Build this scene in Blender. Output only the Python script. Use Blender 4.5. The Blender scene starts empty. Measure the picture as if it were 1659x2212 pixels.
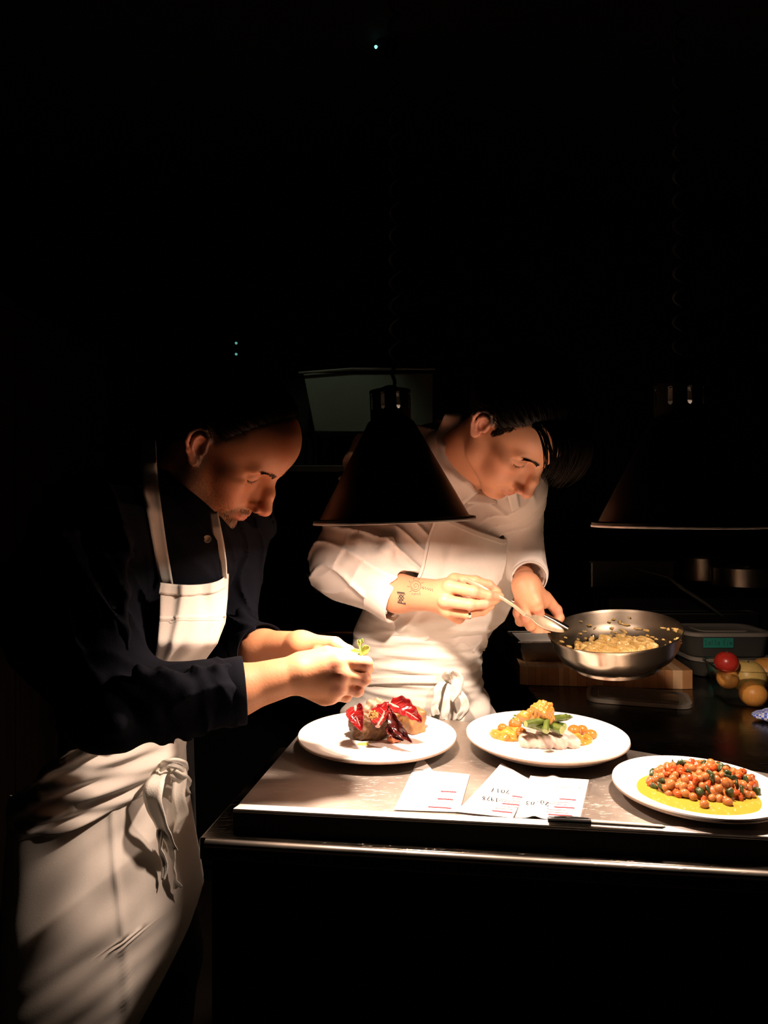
import bpy, bmesh, math, random
import numpy as np
from mathutils import Vector, Matrix, Euler, noise

random.seed(7)
COL = bpy.context.scene.collection
F, CX, CY, H = 1500.0, 829.5, 1106.0, 1.36        # focal length in pixels, centre, eye height (m)
BLOCK_Z, WORK_Z = H - 0.41, H - 0.44              # pass surface and worktop heights


def W(px, py, y):
    """world point seen at pixel (px, py) when it stands y metres in front of the camera plane"""
    return np.array([(px - CX) / F * y, y, H - (py - CY) / F * y])


def G(px, py, z):
    """world point on the horizontal plane z seen at pixel (px, py)"""
    y = (H - z) * F / (py - CY)
    return np.array([(px - CX) / F * y, y, z])


# ------------------------------------------------------------------ camera, world, exposure
cam_data = bpy.data.cameras.new('camera')
cam = bpy.data.objects.new('camera', cam_data)
COL.objects.link(cam)
cam.location = (0, 0, H)
cam.rotation_euler = (math.radians(90), 0, 0)
cam_data.sensor_fit = 'VERTICAL'
cam_data.sensor_height = 36
cam_data.sensor_width = 36
cam_data.lens = F / 2212 * 36
cam_data.clip_start = 0.02
bpy.context.scene.camera = cam

world = bpy.data.worlds.new('world')
bpy.context.scene.world = world
world.use_nodes = True
world.node_tree.nodes['Background'].inputs[0].default_value = (1.0, 0.8, 0.6, 1)
world.node_tree.nodes['Background'].inputs[1].default_value = 0.0008

vs = bpy.context.scene.view_settings
vs.view_transform = 'Standard'
vs.look = 'None'
vs.gamma = 1.0
vs.use_curve_mapping = False
vs.exposure = 0.0


# ------------------------------------------------------------------ object helpers
def tag(o, label=None, cat=None, group=None, kind=None):
    if label: o['label'] = label
    if cat: o['category'] = cat
    if group: o['group'] = group
    if kind: o['kind'] = kind
    return o


def empty(name, loc, label=None, cat=None, group=None):
    o = bpy.data.objects.new(name, None)
    o.empty_display_size = 0.05
    COL.objects.link(o)
    o.location = [float(v) for v in loc]
    return tag(o, label, cat, group)


def link(name, me, material=None, parent=None, smooth=True):
    """link a mesh given in world coordinates; under a parent its origin follows the parent"""
    o = bpy.data.objects.new(name, me)
    COL.objects.link(o)
    if material is not None and not me.materials:
        for m_ in (material if isinstance(material, (list, tuple)) else [material]):
            me.materials.append(m_)
    if smooth:
        me.polygons.foreach_set('use_smooth', [True] * len(me.polygons))
    if parent is not None:
        o.parent = parent
        if parent.type == 'EMPTY': o.matrix_parent_inverse = Matrix.Translation(-parent.location)
    return o


def raw_mesh(name, verts, faces, uv=None):
    me = bpy.data.meshes.new(name)
    me.from_pydata([tuple(float(c) for c in v) for v in verts], [], [tuple(int(i) for i in f) for f in faces])
    me.validate()
    me.update()
    return me


def quad_mesh(name, V, Q):
    me = bpy.data.meshes.new(name)
    me.vertices.add(len(V)); me.vertices.foreach_set('co', np.ascontiguousarray(V, dtype=np.float32).ravel())
    me.loops.add(len(Q) * 4); me.loops.foreach_set('vertex_index', np.ascontiguousarray(Q, dtype=np.int32).ravel())
    me.polygons.add(len(Q)); me.polygons.foreach_set('loop_start', np.arange(0, 4 * len(Q), 4, dtype=np.int32))
    me.update(calc_edges=True)
    return me


class MB:
    """collects simple shapes into one mesh"""
    def __init__(s): s.v = []; s.f = []

    def add(s, verts, faces):
        n = len(s.v); s.v += [tuple(float(c) for c in v) for v in verts]
        s.f += [tuple(int(i) + n for i in f) for f in faces]; return s

    def box(s, a, b, rot=0.0, pivot=(0, 0)):
        (x0, y0, z0), (x1, y1, z1) = a, b
        P = [(x0, y0, z0), (x1, y0, z0), (x1, y1, z0), (x0, y1, z0), (x0, y0, z1), (x1, y0, z1), (x1, y1, z1), (x0, y1, z1)]
        if rot:
            c, n_ = math.cos(rot), math.sin(rot)
            P = [(pivot[0] + (x - pivot[0]) * c - (y - pivot[1]) * n_, pivot[1] + (x - pivot[0]) * n_ + (y - pivot[1]) * c, z) for x, y, z in P]
        return s.add(P, [(0, 3, 2, 1), (4, 5, 6, 7), (0, 1, 5, 4), (1, 2, 6, 5), (2, 3, 7, 6), (3, 0, 4, 7)])

    def prism(s, poly, z0, z1):
        n = len(poly)
        P = [(x, y, z0) for x, y in poly] + [(x, y, z1) for x, y in poly]
        return s.add(P, [tuple(range(n))[::-1], tuple(range(n, 2 * n))] + [(i, (i + 1) % n, n + (i + 1) % n, n + i) for i in range(n)])

    def lathe(s, prof, c=(0, 0, 0), n=64, R=None, arc=1.0, sx=1, sy=1):
        P = []; m = len(prof); k = n if arc == 1.0 else n + 1
        for i in range(k):
            a = 2 * math.pi * arc * i / n
            for r, z in prof:
                v = Vector((r * math.cos(a) * sx, r * math.sin(a) * sy, z))
                if R is not None: v = R @ v
                P.append((v.x + c[0], v.y + c[1], v.z + c[2]))
        Fc = []
        for i in range(n if arc == 1.0 else n):
            j = (i + 1) % k
            for q in range(m - 1):
                Fc.append((i * m + q, j * m + q, j * m + q + 1, i * m + q + 1))
        return s.add(P, Fc)

    def tube(s, pts, r, n=8, cap=True, flat=1.0, up=None):
        pts = [np.array(p, float) for p in pts]; m = len(pts)
        rr = r if hasattr(r, '__len__') else [r] * m
        P = []; prev = None
        for i, p in enumerate(pts):
            t = pts[min(i + 1, m - 1)] - pts[max(i - 1, 0)]; t /= np.linalg.norm(t) + 1e-12
            if prev is None:
                u = np.array(up if up is not None else ((0, 0, 1) if abs(t[2]) < .9 else (1, 0, 0)), float)
            else: u = prev
            u = u - t * (u @ t); u /= np.linalg.norm(u) + 1e-12; prev = u
            w = np.cross(t, u)
            for k in range(n):
                a = 2 * math.pi * k / n
                P.append(p + rr[i] * (math.cos(a) * u * flat + math.sin(a) * w))
        Fc = [(i * n + k, i * n + (k + 1) % n, (i + 1) * n + (k + 1) % n, (i + 1) * n + k) for i in range(m - 1) for k in range(n)]
        if cap: Fc += [tuple(range(n))[::-1], tuple(range((m - 1) * n, m * n))]
        return s.add(P, Fc)

    def mesh(s, name): return raw_mesh(name, s.v, s.f)

    def build(s, name, material, parent=None, smooth=True, bevel=0.0, seg=2, subsurf=0):
        me = s.mesh(name)
        if bevel or subsurf:
            bm = bmesh.new(); bm.from_mesh(me)
            bmesh.ops.remove_doubles(bm, verts=bm.verts, dist=1e-6)
            if bevel:
                ed = [e for e in bm.edges if len(e.link_faces) == 2 and e.calc_face_angle(0) > 0.6]
                bmesh.ops.bevel(bm, geom=ed, offset=bevel, segments=seg, affect='EDGES', profile=0.6)
            bmesh.ops.recalc_face_normals(bm, faces=bm.faces)
            bm.to_mesh(me); bm.free()
        else:
            bm = bmesh.new(); bm.from_mesh(me); bmesh.ops.recalc_face_normals(bm, faces=bm.faces); bm.to_mesh(me); bm.free()
        o = link(name, me, material, parent, smooth)
        if smooth:
            try: me.set_sharp_from_angle(angle=math.radians(40))
            except Exception: pass
        if subsurf:
            sm = o.modifiers.new('subsurf', 'SUBSURF'); sm.levels = subsurf; sm.render_levels = subsurf
        return o


# ------------------------------------------------------------------ signed-distance sculpting
def v3(p): return np.array(p, dtype=np.float32)


class Sdf:
    def __init__(s):
        s.ops = []; s.M = np.eye(3, dtype=np.float32); s.T = np.zeros(3, dtype=np.float32); s.S = 1.0
        s.disp = None; s.dispmax = 0.0

    def frame(s, M=np.eye(3), T=(0, 0, 0), S=1.0):
        s.M = np.array(M, dtype=np.float32); s.T = v3(T); s.S = S

    def pt(s, p): return s.M @ (v3(p) * s.S) + s.T

    # primitives return (function, centre, bound radius)
    def cone(s, a, b, ra, rb=None, k=.01, op='u', flat=None):
        rb = ra if rb is None else rb
        A, B = s.pt(a), s.pt(b); ra *= s.S; rb *= s.S; ba = B - A; L2 = float(ba @ ba) + 1e-12
        if flat is None:
            def f(P):
                q = P - A; t = np.clip(q @ ba / L2, 0, 1)
                q -= t[..., None] * ba
                return np.sqrt((q * q).sum(-1)) - (ra + (rb - ra) * t)
        else:
            n = s.M @ v3(flat[0]); n = n / np.linalg.norm(n); fl = flat[1]

            def f(P):
                q = P - A; t = np.clip(q @ ba / L2, 0, 1)
                q -= t[..., None] * ba
                c = q @ n
                q += (c * (1 / fl - 1))[..., None] * n
                return (np.sqrt((q * q).sum(-1)) - (ra + (rb - ra) * t)) * min(1.0, fl * 1.15)
        s.ops.append((op, f, k * s.S)); return s

    def chain(s, pts, rad, k=.008, op='u', flat=None):
        for i in range(len(pts) - 1): s.cone(pts[i], pts[i + 1], rad[i], rad[i + 1], k, op, flat)
        return s

    def ell(s, c, r, R=None, k=.01, op='u'):
        C = s.pt(c); r = v3(r) * s.S
        Rm = s.M if R is None else s.M @ np.array(R, dtype=np.float32)

        def f(P):
            q = (P - C) @ Rm
            k0 = np.sqrt(((q / r) ** 2).sum(-1)); k1 = np.sqrt(((q / (r * r)) ** 2).sum(-1)) + 1e-9
            return k0 * (k0 - 1) / k1
        s.ops.append((op, f, k * s.S)); return s

    def box(s, c, h, R=None, rnd=.005, k=.01, op='u'):
        C = s.pt(c); h = v3(h) * s.S; rnd *= s.S
        Rm = s.M if R is None else s.M @ np.array(R, dtype=np.float32)

        def f(P):
            q = np.abs((P - C) @ Rm) - (h - rnd)
            return np.sqrt((np.maximum(q, 0) ** 2).sum(-1)) + np.minimum(q.max(-1), 0) - rnd
        s.ops.append((op, f, k * s.S)); return s

    def plane(s, p, n, k=.004, op='s'):
        """subtract the half space beyond p along n"""
        Pp = s.pt(p); n = s.M @ v3(n); n = n / np.linalg.norm(n)
        s.ops.append((op, lambda P: -((P - Pp) @ n), k * s.S)); return s

    def ev(s, P, sel_R=None, cen=None):
        """P (..., 3); with sel_R, P is (blocks, n, 3) and far primitives are skipped"""
        d = np.full(P.shape[:-1], 1.0, dtype=np.float32)
        for op, f, k in s.ops:
            if sel_R is not None:
                dc = f(cen.copy())
                m = dc < sel_R * 1.5 + k
                if not m.any(): continue
                x = f(P[m]); y = d[m]
            else:
                m = None; x = f(P); y = d
            if op == 'u':
                h = np.maximum(k - np.abs(y - x), 0) / k; z = np.minimum(x, y) - h * h * k * .25
            else:
                x = -x; h = np.maximum(k - np.abs(y - x), 0) / k; z = np.maximum(x, y) + h * h * k * .25
            if m is None: d = z
            else: d[m] = z
        if s.disp is not None: d = d + s.disp(P).astype(np.float32)
        return d

    def polygonise(s, lo, hi, h, B=16):
        lo = v3(lo); hi = v3(hi); nb = np.maximum(1, np.ceil((hi - lo) / (h * B)).astype(int))
        bi = np.stack(np.meshgrid(*[np.arange(n) for n in nb], indexing='ij'), -1).reshape(-1, 3)
        cen = (lo + (bi + .5) * (B * h)).astype(np.float32)
        R = B * h * .8661
        dc = np.concatenate([s.ev(c.copy()) for c in np.array_split(cen, max(1, len(cen) // 40000))])
        act = bi[np.abs(dc) < R * 1.6 + s.dispmax + .012]
        g = np.stack(np.meshgrid(*[np.arange(B + 1)] * 3, indexing='ij'), -1).reshape(-1, 3)
        N = nb * B + 2
        ids = []; pos = []; quads = []

        def gid(c): return (c[..., 0].astype(np.int64) * N[1] + c[..., 1]) * N[2] + c[..., 2]
        for ch in np.array_split(act, max(1, len(act) // 256)):
            if not len(ch): continue
            base = ch * B
            P = (lo + (base[:, None, :] + g[None]) * h).astype(np.float32)
            cc = (lo + (ch + .5) * (B * h)).astype(np.float32)
            D = s.ev(P, R * 1.2 + .004, cc).reshape(-1, B + 1, B + 1, B + 1)
            n = len(ch); acc = np.zeros((n, B, B, B, 3), np.float32); cnt = np.zeros((n, B, B, B), np.float32)
            for ax in range(3):
                sl0 = [slice(None)] * 4; sl1 = [slice(None)] * 4
                sl0[ax + 1] = slice(0, B); sl1[ax + 1] = slice(1, B + 1)
                d0, d1 = D[tuple(sl0)], D[tuple(sl1)]
                m = (d0 < 0) != (d1 < 0)
                t = np.where(m, d0 / np.where(m, d0 - d1, 1), 0).astype(np.float32)
                o1, o2 = [a for a in range(3) if a != ax]
                for j in (0, 1):
                    for k in (0, 1):
                        sl = [slice(None)] * 4
                        sl[o1 + 1] = slice(j, B + j); sl[o2 + 1] = slice(k, B + k)
                        mm = m[tuple(sl)]; tt = t[tuple(sl)]
                        cnt += mm
                        acc[..., ax] += tt; acc[..., o1] += mm * float(j); acc[..., o2] += mm * float(k)
                sl = [slice(None)] * 4
                sl[o1 + 1] = slice(0, B); sl[o2 + 1] = slice(0, B)
                w = np.argwhere(m[tuple(sl)])
                if len(w):
                    c = base[w[:, 0]] + w[:, 1:]
                    e1 = np.zeros(3, int); e1[o1] = 1; e2 = np.zeros(3, int); e2[o2] = 1
                    q = np.stack([gid(c - e1 - e2), gid(c - e2), gid(c), gid(c - e1)], 1)
                    inside = d0[tuple(sl)][tuple(w.T)] < 0
                    fl = inside if ax != 1 else ~inside
                    q[~fl] = q[~fl][:, ::-1]
                    ok = ((c - e1 - e2) >= 0).all(1)
                    quads.append(q[ok])
            w = np.argwhere(cnt > 0); ix = tuple(w.T)
            p = acc[ix] / cnt[ix][:, None]
            c = base[w[:, 0]] + w[:, 1:]
            ids.append(gid(c)); pos.append(lo + (c + p) * h)
        ids = np.concatenate(ids); pos = np.concatenate(pos); quads = np.concatenate(quads)
        o = np.argsort(ids); ids = ids[o]; pos = pos[o]
        k = np.searchsorted(ids, quads); k = np.minimum(k, len(ids) - 1)
        ok = (ids[k] == quads).all(1)
        return pos, k[ok]


def lap(V, Q, it=1, a=.5):
    """a little Laplacian smoothing of a quad mesh"""
    E = np.concatenate([Q[:, [0, 1]], Q[:, [1, 2]], Q[:, [2, 3]], Q[:, [3, 0]]])
    for _ in range(it):
        acc = np.zeros_like(V); c = np.zeros(len(V), V.dtype)
        for x in range(3): acc[:, x] = np.bincount(E[:, 0], V[E[:, 1], x], len(V)) + np.bincount(E[:, 1], V[E[:, 0], x], len(V))
        c = np.bincount(E[:, 0], minlength=len(V)) + np.bincount(E[:, 1], minlength=len(V))
        V = V + a * (acc / np.maximum(c, 1)[:, None] - V)
    return V


def paint(me, V, base, layers):
    """per-vertex pigment: layers of (sdf function, colour, softness, strength)"""
    C = np.tile(np.array(base, dtype=np.float32), (len(V), 1))
    V32 = V.astype(np.float32)
    for f, col, soft, st in layers:
        w = np.clip(.5 - f(V32.copy()) / (2 * soft), 0, 1); w = (w * w * (3 - 2 * w) * st)[:, None]
        C = C * (1 - w) + np.array(col, dtype=np.float32) * w
    at = me.color_attributes.new('pigment', 'FLOAT_COLOR', 'POINT')
    at.data.foreach_set('color', np.concatenate([C, np.ones((len(C), 1), np.float32)], 1).ravel())


def wav(P, dx, dy, dz, ph=0.0):
    return np.sin(P[..., 0] * dx + P[..., 1] * dy + P[..., 2] * dz + ph)


def rot3(yaw, pitch, roll):
    cy_, sy = math.cos(yaw), math.sin(yaw); cp, sp = math.cos(pitch), math.sin(pitch); cr, sr = math.cos(roll), math.sin(roll)
    return (np.array([[cy_, -sy, 0], [sy, cy_, 0], [0, 0, 1]]) @ np.array([[cp, 0, sp], [0, 1, 0], [-sp, 0, cp]])
            @ np.array([[1, 0, 0], [0, cr, -sr], [0, sr, cr]]))


# ------------------------------------------------------------------ materials
def mat(name, col, rough=.5, metal=0.0, **kw):
    m = bpy.data.materials.new(name); m.use_nodes = True
    nt = m.node_tree; b = nt.nodes['Principled BSDF']
    b.inputs['Base Color'].default_value = (*col, 1); b.inputs['Roughness'].default_value = rough; b.inputs['Metallic'].default_value = metal
    for k, v in kw.items():
        b.inputs[k.replace('_', ' ')].default_value = v
    return m


def node(m, t, **kw):
    n = m.node_tree.nodes.new(t)
    for k, v in kw.items():
        if k in n.inputs.keys() if hasattr(n.inputs, 'keys') else False: n.inputs[k].default_value = v
        else: setattr(n, k, v)
    return n


def coords(m, scale=(1, 1, 1), rot=(0, 0, 0)):
    tc = node(m, 'ShaderNodeTexCoord'); mp = node(m, 'ShaderNodeMapping')
    mp.inputs['Scale'].default_value = scale; mp.inputs['Rotation'].default_value = rot
    m.node_tree.links.new(tc.outputs['Object'], mp.inputs[0]); return mp.outputs[0]


def noise_ramp(m, vec, scale, stops, detail=4, rough=.55, dist=0.0):
    n = node(m, 'ShaderNodeTexNoise'); n.inputs['Scale'].default_value = scale; n.inputs['Detail'].default_value = detail
    n.inputs['Roughness'].default_value = rough; n.inputs['Distortion'].default_value = dist
    m.node_tree.links.new(vec, n.inputs['Vector'])
    r = node(m, 'ShaderNodeValToRGB'); el = r.color_ramp.elements
    while len(el) < len(stops): el.new(.5)
    for e, (p, c) in zip(el, stops): e.position = p; e.color = (*c, 1) if len(c) == 3 else c
    m.node_tree.links.new(n.outputs['Fac'], r.inputs[0]); return r.outputs[0], n.outputs['Fac']


def bump(m, height, strength=.3, dist=.002, prev=None):
    b = node(m, 'ShaderNodeBump'); b.inputs['Strength'].default_value = strength; b.inputs['Distance'].default_value = dist
    m.node_tree.links.new(height, b.inputs['Height'])
    if prev is not None: m.node_tree.links.new(prev, b.inputs['Normal'])
    m.node_tree.links.new(b.outputs[0], m.node_tree.nodes['Principled BSDF'].inputs['Normal']); return b.outputs[0]


def setin(m, key, sock): m.node_tree.links.new(sock, m.node_tree.nodes['Principled BSDF'].inputs[key])


def noisy(name, c0, c1, scale, rough=.5, metal=0., bstr=.0, bdist=.001, stretch=(1, 1, 1), rot=(0, 0, 0), r2=None, **kw):
    m = mat(name, c0, rough, metal, **kw); v = coords(m, stretch, rot)
    c, f = noise_ramp(m, v, scale, [(.3, c0), (.7, c1)]); setin(m, 'Base Color', c)
    if bstr: bump(m, f, bstr, bdist)
    if r2 is not None:
        mr = node(m, 'ShaderNodeMapRange'); m.node_tree.links.new(f, mr.inputs[0])
        mr.inputs[1].default_value = .3; mr.inputs[2].default_value = .7; mr.inputs[3].default_value = rough; mr.inputs[4].default_value = r2
        setin(m, 'Roughness', mr.outputs[0])
    return m


def cloth(name, c0, c1, weave=900, strength=.25, sheen=.2, rough=.85, **kw):
    m = mat(name, c0, rough, 0., **kw); v = coords(m)
    c, f = noise_ramp(m, v, 9, [(.3, c0), (.7, c1)]); setin(m, 'Base Color', c)
    w1 = node(m, 'ShaderNodeTexNoise'); w1.inputs['Scale'].default_value = weave; w1.inputs['Detail'].default_value = 1
    m.node_tree.links.new(v, w1.inputs['Vector'])
    nrm = bump(m, w1.outputs['Fac'], strength, .0006)
    m.node_tree.nodes['Principled BSDF'].inputs['Sheen Weight'].default_value = sheen
    return m


def skin_mat(name):
    m = mat(name, (.6, .33, .22), .5)
    b = m.node_tree.nodes['Principled BSDF']
    a = node(m, 'ShaderNodeAttribute'); a.attribute_name = 'pigment'
    v = coords(m)
    n = node(m, 'ShaderNodeTexNoise'); n.inputs['Scale'].default_value = 260; n.inputs['Detail'].default_value = 4
    m.node_tree.links.new(v, n.inputs['Vector'])
    mx = node(m, 'ShaderNodeMix'); mx.data_type = 'RGBA'; mx.blend_type = 'MULTIPLY'; mx.inputs[0].default_value = .25
    m.node_tree.links.new(a.outputs['Color'], mx.inputs[6]); m.node_tree.links.new(n.outputs['Color'], mx.inputs[7])
    setin(m, 'Base Color', a.outputs['Color'])
    bump(m, n.outputs['Fac'], .18, .0012)
    b.inputs['Subsurface Weight'].default_value = .12
    b.inputs['Subsurface Radius'].default_value = (1.0, .35, .18)
    b.inputs['Subsurface Scale'].default_value = .006
    b.inputs['Specular IOR Level'].default_value = .45
    return m


M_SKIN = skin_mat('skin')
M_EYE = mat('eye_white', (.75, .7, .65), .15)
M_HAIR = noisy('dark_hair', (.005, .0035, .0025), (.013, .008, .005), 90, .55, Specular_IOR_Level=.15)
M_LASH = mat('lash', (.015, .01, .008), .6)


# ------------------------------------------------------------------ surfaces of the room
def steel(name, col, rough, scr=.5, rot=0.0, r2=.5):
    m = mat(name, col, rough, 1.0); v = coords(m, (1, 60, 1), (0, 0, rot)); w = coords(m, (1, 1, 1))
    c, f = noise_ramp(m, w, 7, [(.25, tuple(x * .72 for x in col)), (.75, col)], 5)
    setin(m, 'Base Color', c)
    n1 = node(m, 'ShaderNodeTexNoise'); n1.inputs['Scale'].default_value = 6; n1.inputs['Detail'].default_value = 6
    m.node_tree.links.new(w, n1.inputs['Vector'])
    mr = node(m, 'ShaderNodeMapRange'); mr.inputs[1].default_value = .35; mr.inputs[2].default_value = .7
    mr.inputs[3].default_value = rough; mr.inputs[4].default_value = r2
    m.node_tree.links.new(n1.outputs['Fac'], mr.inputs[0]); setin(m, 'Roughness', mr.outputs[0])
    # long fine scratches: two stretched noises thresholded
    prev = None
    for k, (sx, sy, a) in enumerate([(22, 300, rot), (34, 420, rot + .6), (28, 340, rot - .45)]):
        vv = coords(m, (sx, sy, 1), (0, 0, a))
        n = node(m, 'ShaderNodeTexNoise'); n.inputs['Scale'].default_value = 1.3; n.inputs['Detail'].default_value = 2
        m.node_tree.links.new(vv, n.inputs['Vector'])
        r = node(m, 'ShaderNodeValToRGB'); r.color_ramp.elements[0].position = .68; r.color_ramp.elements[1].position = .74
        m.node_tree.links.new(n.outputs['Fac'], r.inputs[0])
        prev = bump(m, r.outputs[0], scr, .0006, prev)
    return m


M_STEEL = steel('brushed_steel', (.62, .56, .50), .36, .45, .12, .58)
M_EDGE = steel('worktop_edge_steel', (.60, .54, .47), .28, .2, .12, .42)
M_WORK = steel('dark_worktop_steel', (.13, .11, .09), .17, .4, -.2, .32)
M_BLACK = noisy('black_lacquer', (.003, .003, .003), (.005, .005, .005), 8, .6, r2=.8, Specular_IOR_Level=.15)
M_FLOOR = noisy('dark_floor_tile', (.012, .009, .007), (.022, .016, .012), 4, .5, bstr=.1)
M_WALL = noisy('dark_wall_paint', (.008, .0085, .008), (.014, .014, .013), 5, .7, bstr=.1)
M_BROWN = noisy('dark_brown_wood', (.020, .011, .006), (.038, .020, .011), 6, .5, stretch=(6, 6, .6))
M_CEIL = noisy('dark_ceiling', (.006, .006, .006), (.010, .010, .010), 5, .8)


def struct(name, mb, m, bevel=0.0, parent=None):
    o = mb.build(name, m, parent, smooth=False, bevel=bevel)
    if parent is None: o['kind'] = 'structure'
    return o


X0, X1, Y0, Y1, ZC = -2.2, 2.6, -1.6, 3.2, 2.72
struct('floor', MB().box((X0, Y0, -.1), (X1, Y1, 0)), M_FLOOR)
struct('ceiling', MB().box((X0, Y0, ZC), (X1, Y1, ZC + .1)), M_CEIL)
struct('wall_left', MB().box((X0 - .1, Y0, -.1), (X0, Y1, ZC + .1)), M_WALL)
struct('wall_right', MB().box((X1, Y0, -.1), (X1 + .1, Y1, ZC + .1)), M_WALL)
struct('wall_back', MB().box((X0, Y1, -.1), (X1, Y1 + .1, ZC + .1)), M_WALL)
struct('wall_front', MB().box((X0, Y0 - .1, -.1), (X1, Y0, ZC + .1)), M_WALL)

# tall brown partition at the left
t = empty('partition', (-1.03, 2.0, 0), 'tall dark brown wooden partition behind the man in the navy shirt', 'partition')
MB().box((-1.05, 1.2, 0), (-1.00, 2.52, 1.90)).build('panel', M_BROWN, t, False, .004)
for a, b in ((1.22, 1.84), (1.88, 2.50)):
    MB().box((-1.0, a, .06), (-.992, b, 1.84)).build('door', M_BROWN, t, False, .003)
MB().box((-1.06, 1.19, 1.90), (-.985, 2.53, 1.925)).build('top_rail', M_BROWN, t, False, .003)

# ------------------------------------------------------------------ the pass and the worktop
fl = G(503, 1752, BLOCK_Z); bl = G(636, 1597, BLOCK_Z); fr0 = G(1659, 1813, BLOCK_Z)
e_front = (fr0 - fl) / np.linalg.norm(fr0 - fl); e_side = (bl - fl) / np.linalg.norm(bl - fl)
far1 = G(1343, 1617, BLOCK_Z); far0 = G(985, 1556, BLOCK_Z)
e_far = (far1 - far0) / np.linalg.norm(far1 - far0)
fr = fl + e_front * 1.15; b_l = fl + e_side * .335; b_r = far1 + e_far * .62
cor = far0 + np.array((-.20, .016, 0))
pass_poly = [fl[:2], fr[:2], b_r[:2], far1[:2], far0[:2], cor[:2], b_l[:2]]
out = lambda p, a, b: (p - e_front * a - e_side * b)
wl = out(fl, .040, .020); wr = out(fr, -.3, .020)
root_w = empty('kitchen_counter', (.3, 1.2, 0), 'black kitchen counter with a dark scratched worktop, under the raised steel pass', 'counter')
ledge = [wl[:2], wr[:2], (1.95, 2.62), (.39, 2.62), (.35, 1.385), (wl + e_side * .365)[:2]]
MB().prism(ledge, WORK_Z - .03, WORK_Z).build('worktop', M_WORK, root_w, True, .004, 3)
base = [out(fl, .028, .004)[:2], out(fr, -.28, .004)[:2], (1.93, 2.60), (.41, 2.60), (.37, 1.37), (wl + e_side * .345 + e_front * .02)[:2]]
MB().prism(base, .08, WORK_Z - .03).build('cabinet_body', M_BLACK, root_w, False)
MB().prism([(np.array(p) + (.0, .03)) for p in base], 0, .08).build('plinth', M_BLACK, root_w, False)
# the rounded steel nosing along the front of the worktop
n0, n1 = out(fl, .030, .021), out(fr, -.28, .021)
MB().tube([[n0[0], n0[1], WORK_Z - .0058], [n1[0], n1[1], WORK_Z - .0058]], .0062, 16).build('front_nosing', M_EDGE, root_w)
root_p = empty('pass_block', (.25, 1.1, WORK_Z), 'raised brushed steel serving pass under the heat lamps', 'serving pass')
MB().prism(pass_poly, BLOCK_Z - .0015, BLOCK_Z).build('steel_top', M_STEEL, root_p, True)
inner = [fl[:2], fr[:2], b_r[:2], far1[:2], far0[:2], cor[:2], b_l[:2]]
MB().prism(inner, WORK_Z + .0005, BLOCK_Z - .002).build('black_core', M_BLACK, root_p, False)
# white ticket rail along the front edge
M_RAIL = noisy('white_rail', (.80, .77, .74), (.74, .71, .68), 20, .45)
ra, rb = fl + e_side * .0005, fr + e_side * .0005
rr = [ra, rb, rb + e_side * .0165, ra + e_side * .0165 + e_front * .004]
rail = MB().prism([p[:2] for p in rr], BLOCK_Z + .0002, BLOCK_Z + .0032).build('ticket_rail', M_RAIL, None, True, .0008)
tag(rail, 'long white ticket rail along the front edge of the steel pass', 'ticket rail')

# ------------------------------------------------------------------ back of the kitchen
M_DSTEEL = noisy('dim_steel', (.20, .20, .18), (.28, .27, .24), 5, .38, 1.0)
M_GREYPAN = noisy('grey_panel', (.26, .28, .22), (.34, .36, .28), 3, .6)
t = empty('back_counter', (-.6, 2.85, 0), 'dark back counter against the kitchen wall', 'counter')
MB().box((-.95, 2.52, .08), (.32, 3.15, .90)).build('cabinet_body', M_BLACK, t, False)
MB().box((-.97, 2.50, .90), (.33, 3.18, .93)).build('worktop', M_WORK, t, True, .004)
MB().box((-.93, 2.56, 0), (.30, 3.15, .08)).build('plinth', M_BLACK, t, False)
t = empty('oven', (-.25, 2.7, .93), 'black oven with a white-framed square hatch, behind the men', 'oven')
MB().box((-.55, 2.62, .93), (.16, 3.1, 1.30)).build('oven_body', M_BLACK, t, False, .01)
M_WFRAME = noisy('dull_white_frame', (.85, .84, .76), (.75, .74, .68), 20, .6)
q = [W(661, 1241, 2.6), W(800, 1238, 2.6), W(802, 1282, 2.6), W(683, 1281, 2.6)]
q2 = [W(680, 1249, 2.6), W(785, 1247, 2.6), W(787, 1273, 2.6), W(694, 1273, 2.6)]
mb = MB(); mb.add([tuple(p) for p in q + q2] + [(p[0], p[1] + .018, p[2]) for p in q + q2],
                  [(i, (i + 1) % 4, 4 + (i + 1) % 4, 4 + i) for i in range(4)] + [(8 + i, 8 + (i + 1) % 4, 12 + (i + 1) % 4, 12 + i) for i in range(4)]
                  + [(i, (i + 1) % 4, 8 + (i + 1) % 4, 8 + i) for i in range(4)] + [(4 + i, 4 + (i + 1) % 4, 12 + (i + 1) % 4, 12 + i) for i in range(4)])
mb.build('hatch_frame', M_WFRAME, t, False)
t = empty('wall_shelf', (-.4, 3.0, 1.50), 'dark steel wall shelf holding glasses, left of the nearer heat lamp', 'shelf')
MB().box((-.75, 2.75, 1.520), (.15, 3.18, 1.545)).build('shelf_board', M_DSTEEL, t, False, .003)
for x in (-.65, .05): MB().box((x, 2.8, 1.40), (x + .02, 3.18, 1.520)).build('bracket', M_DSTEEL, t, False, .002)
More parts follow.
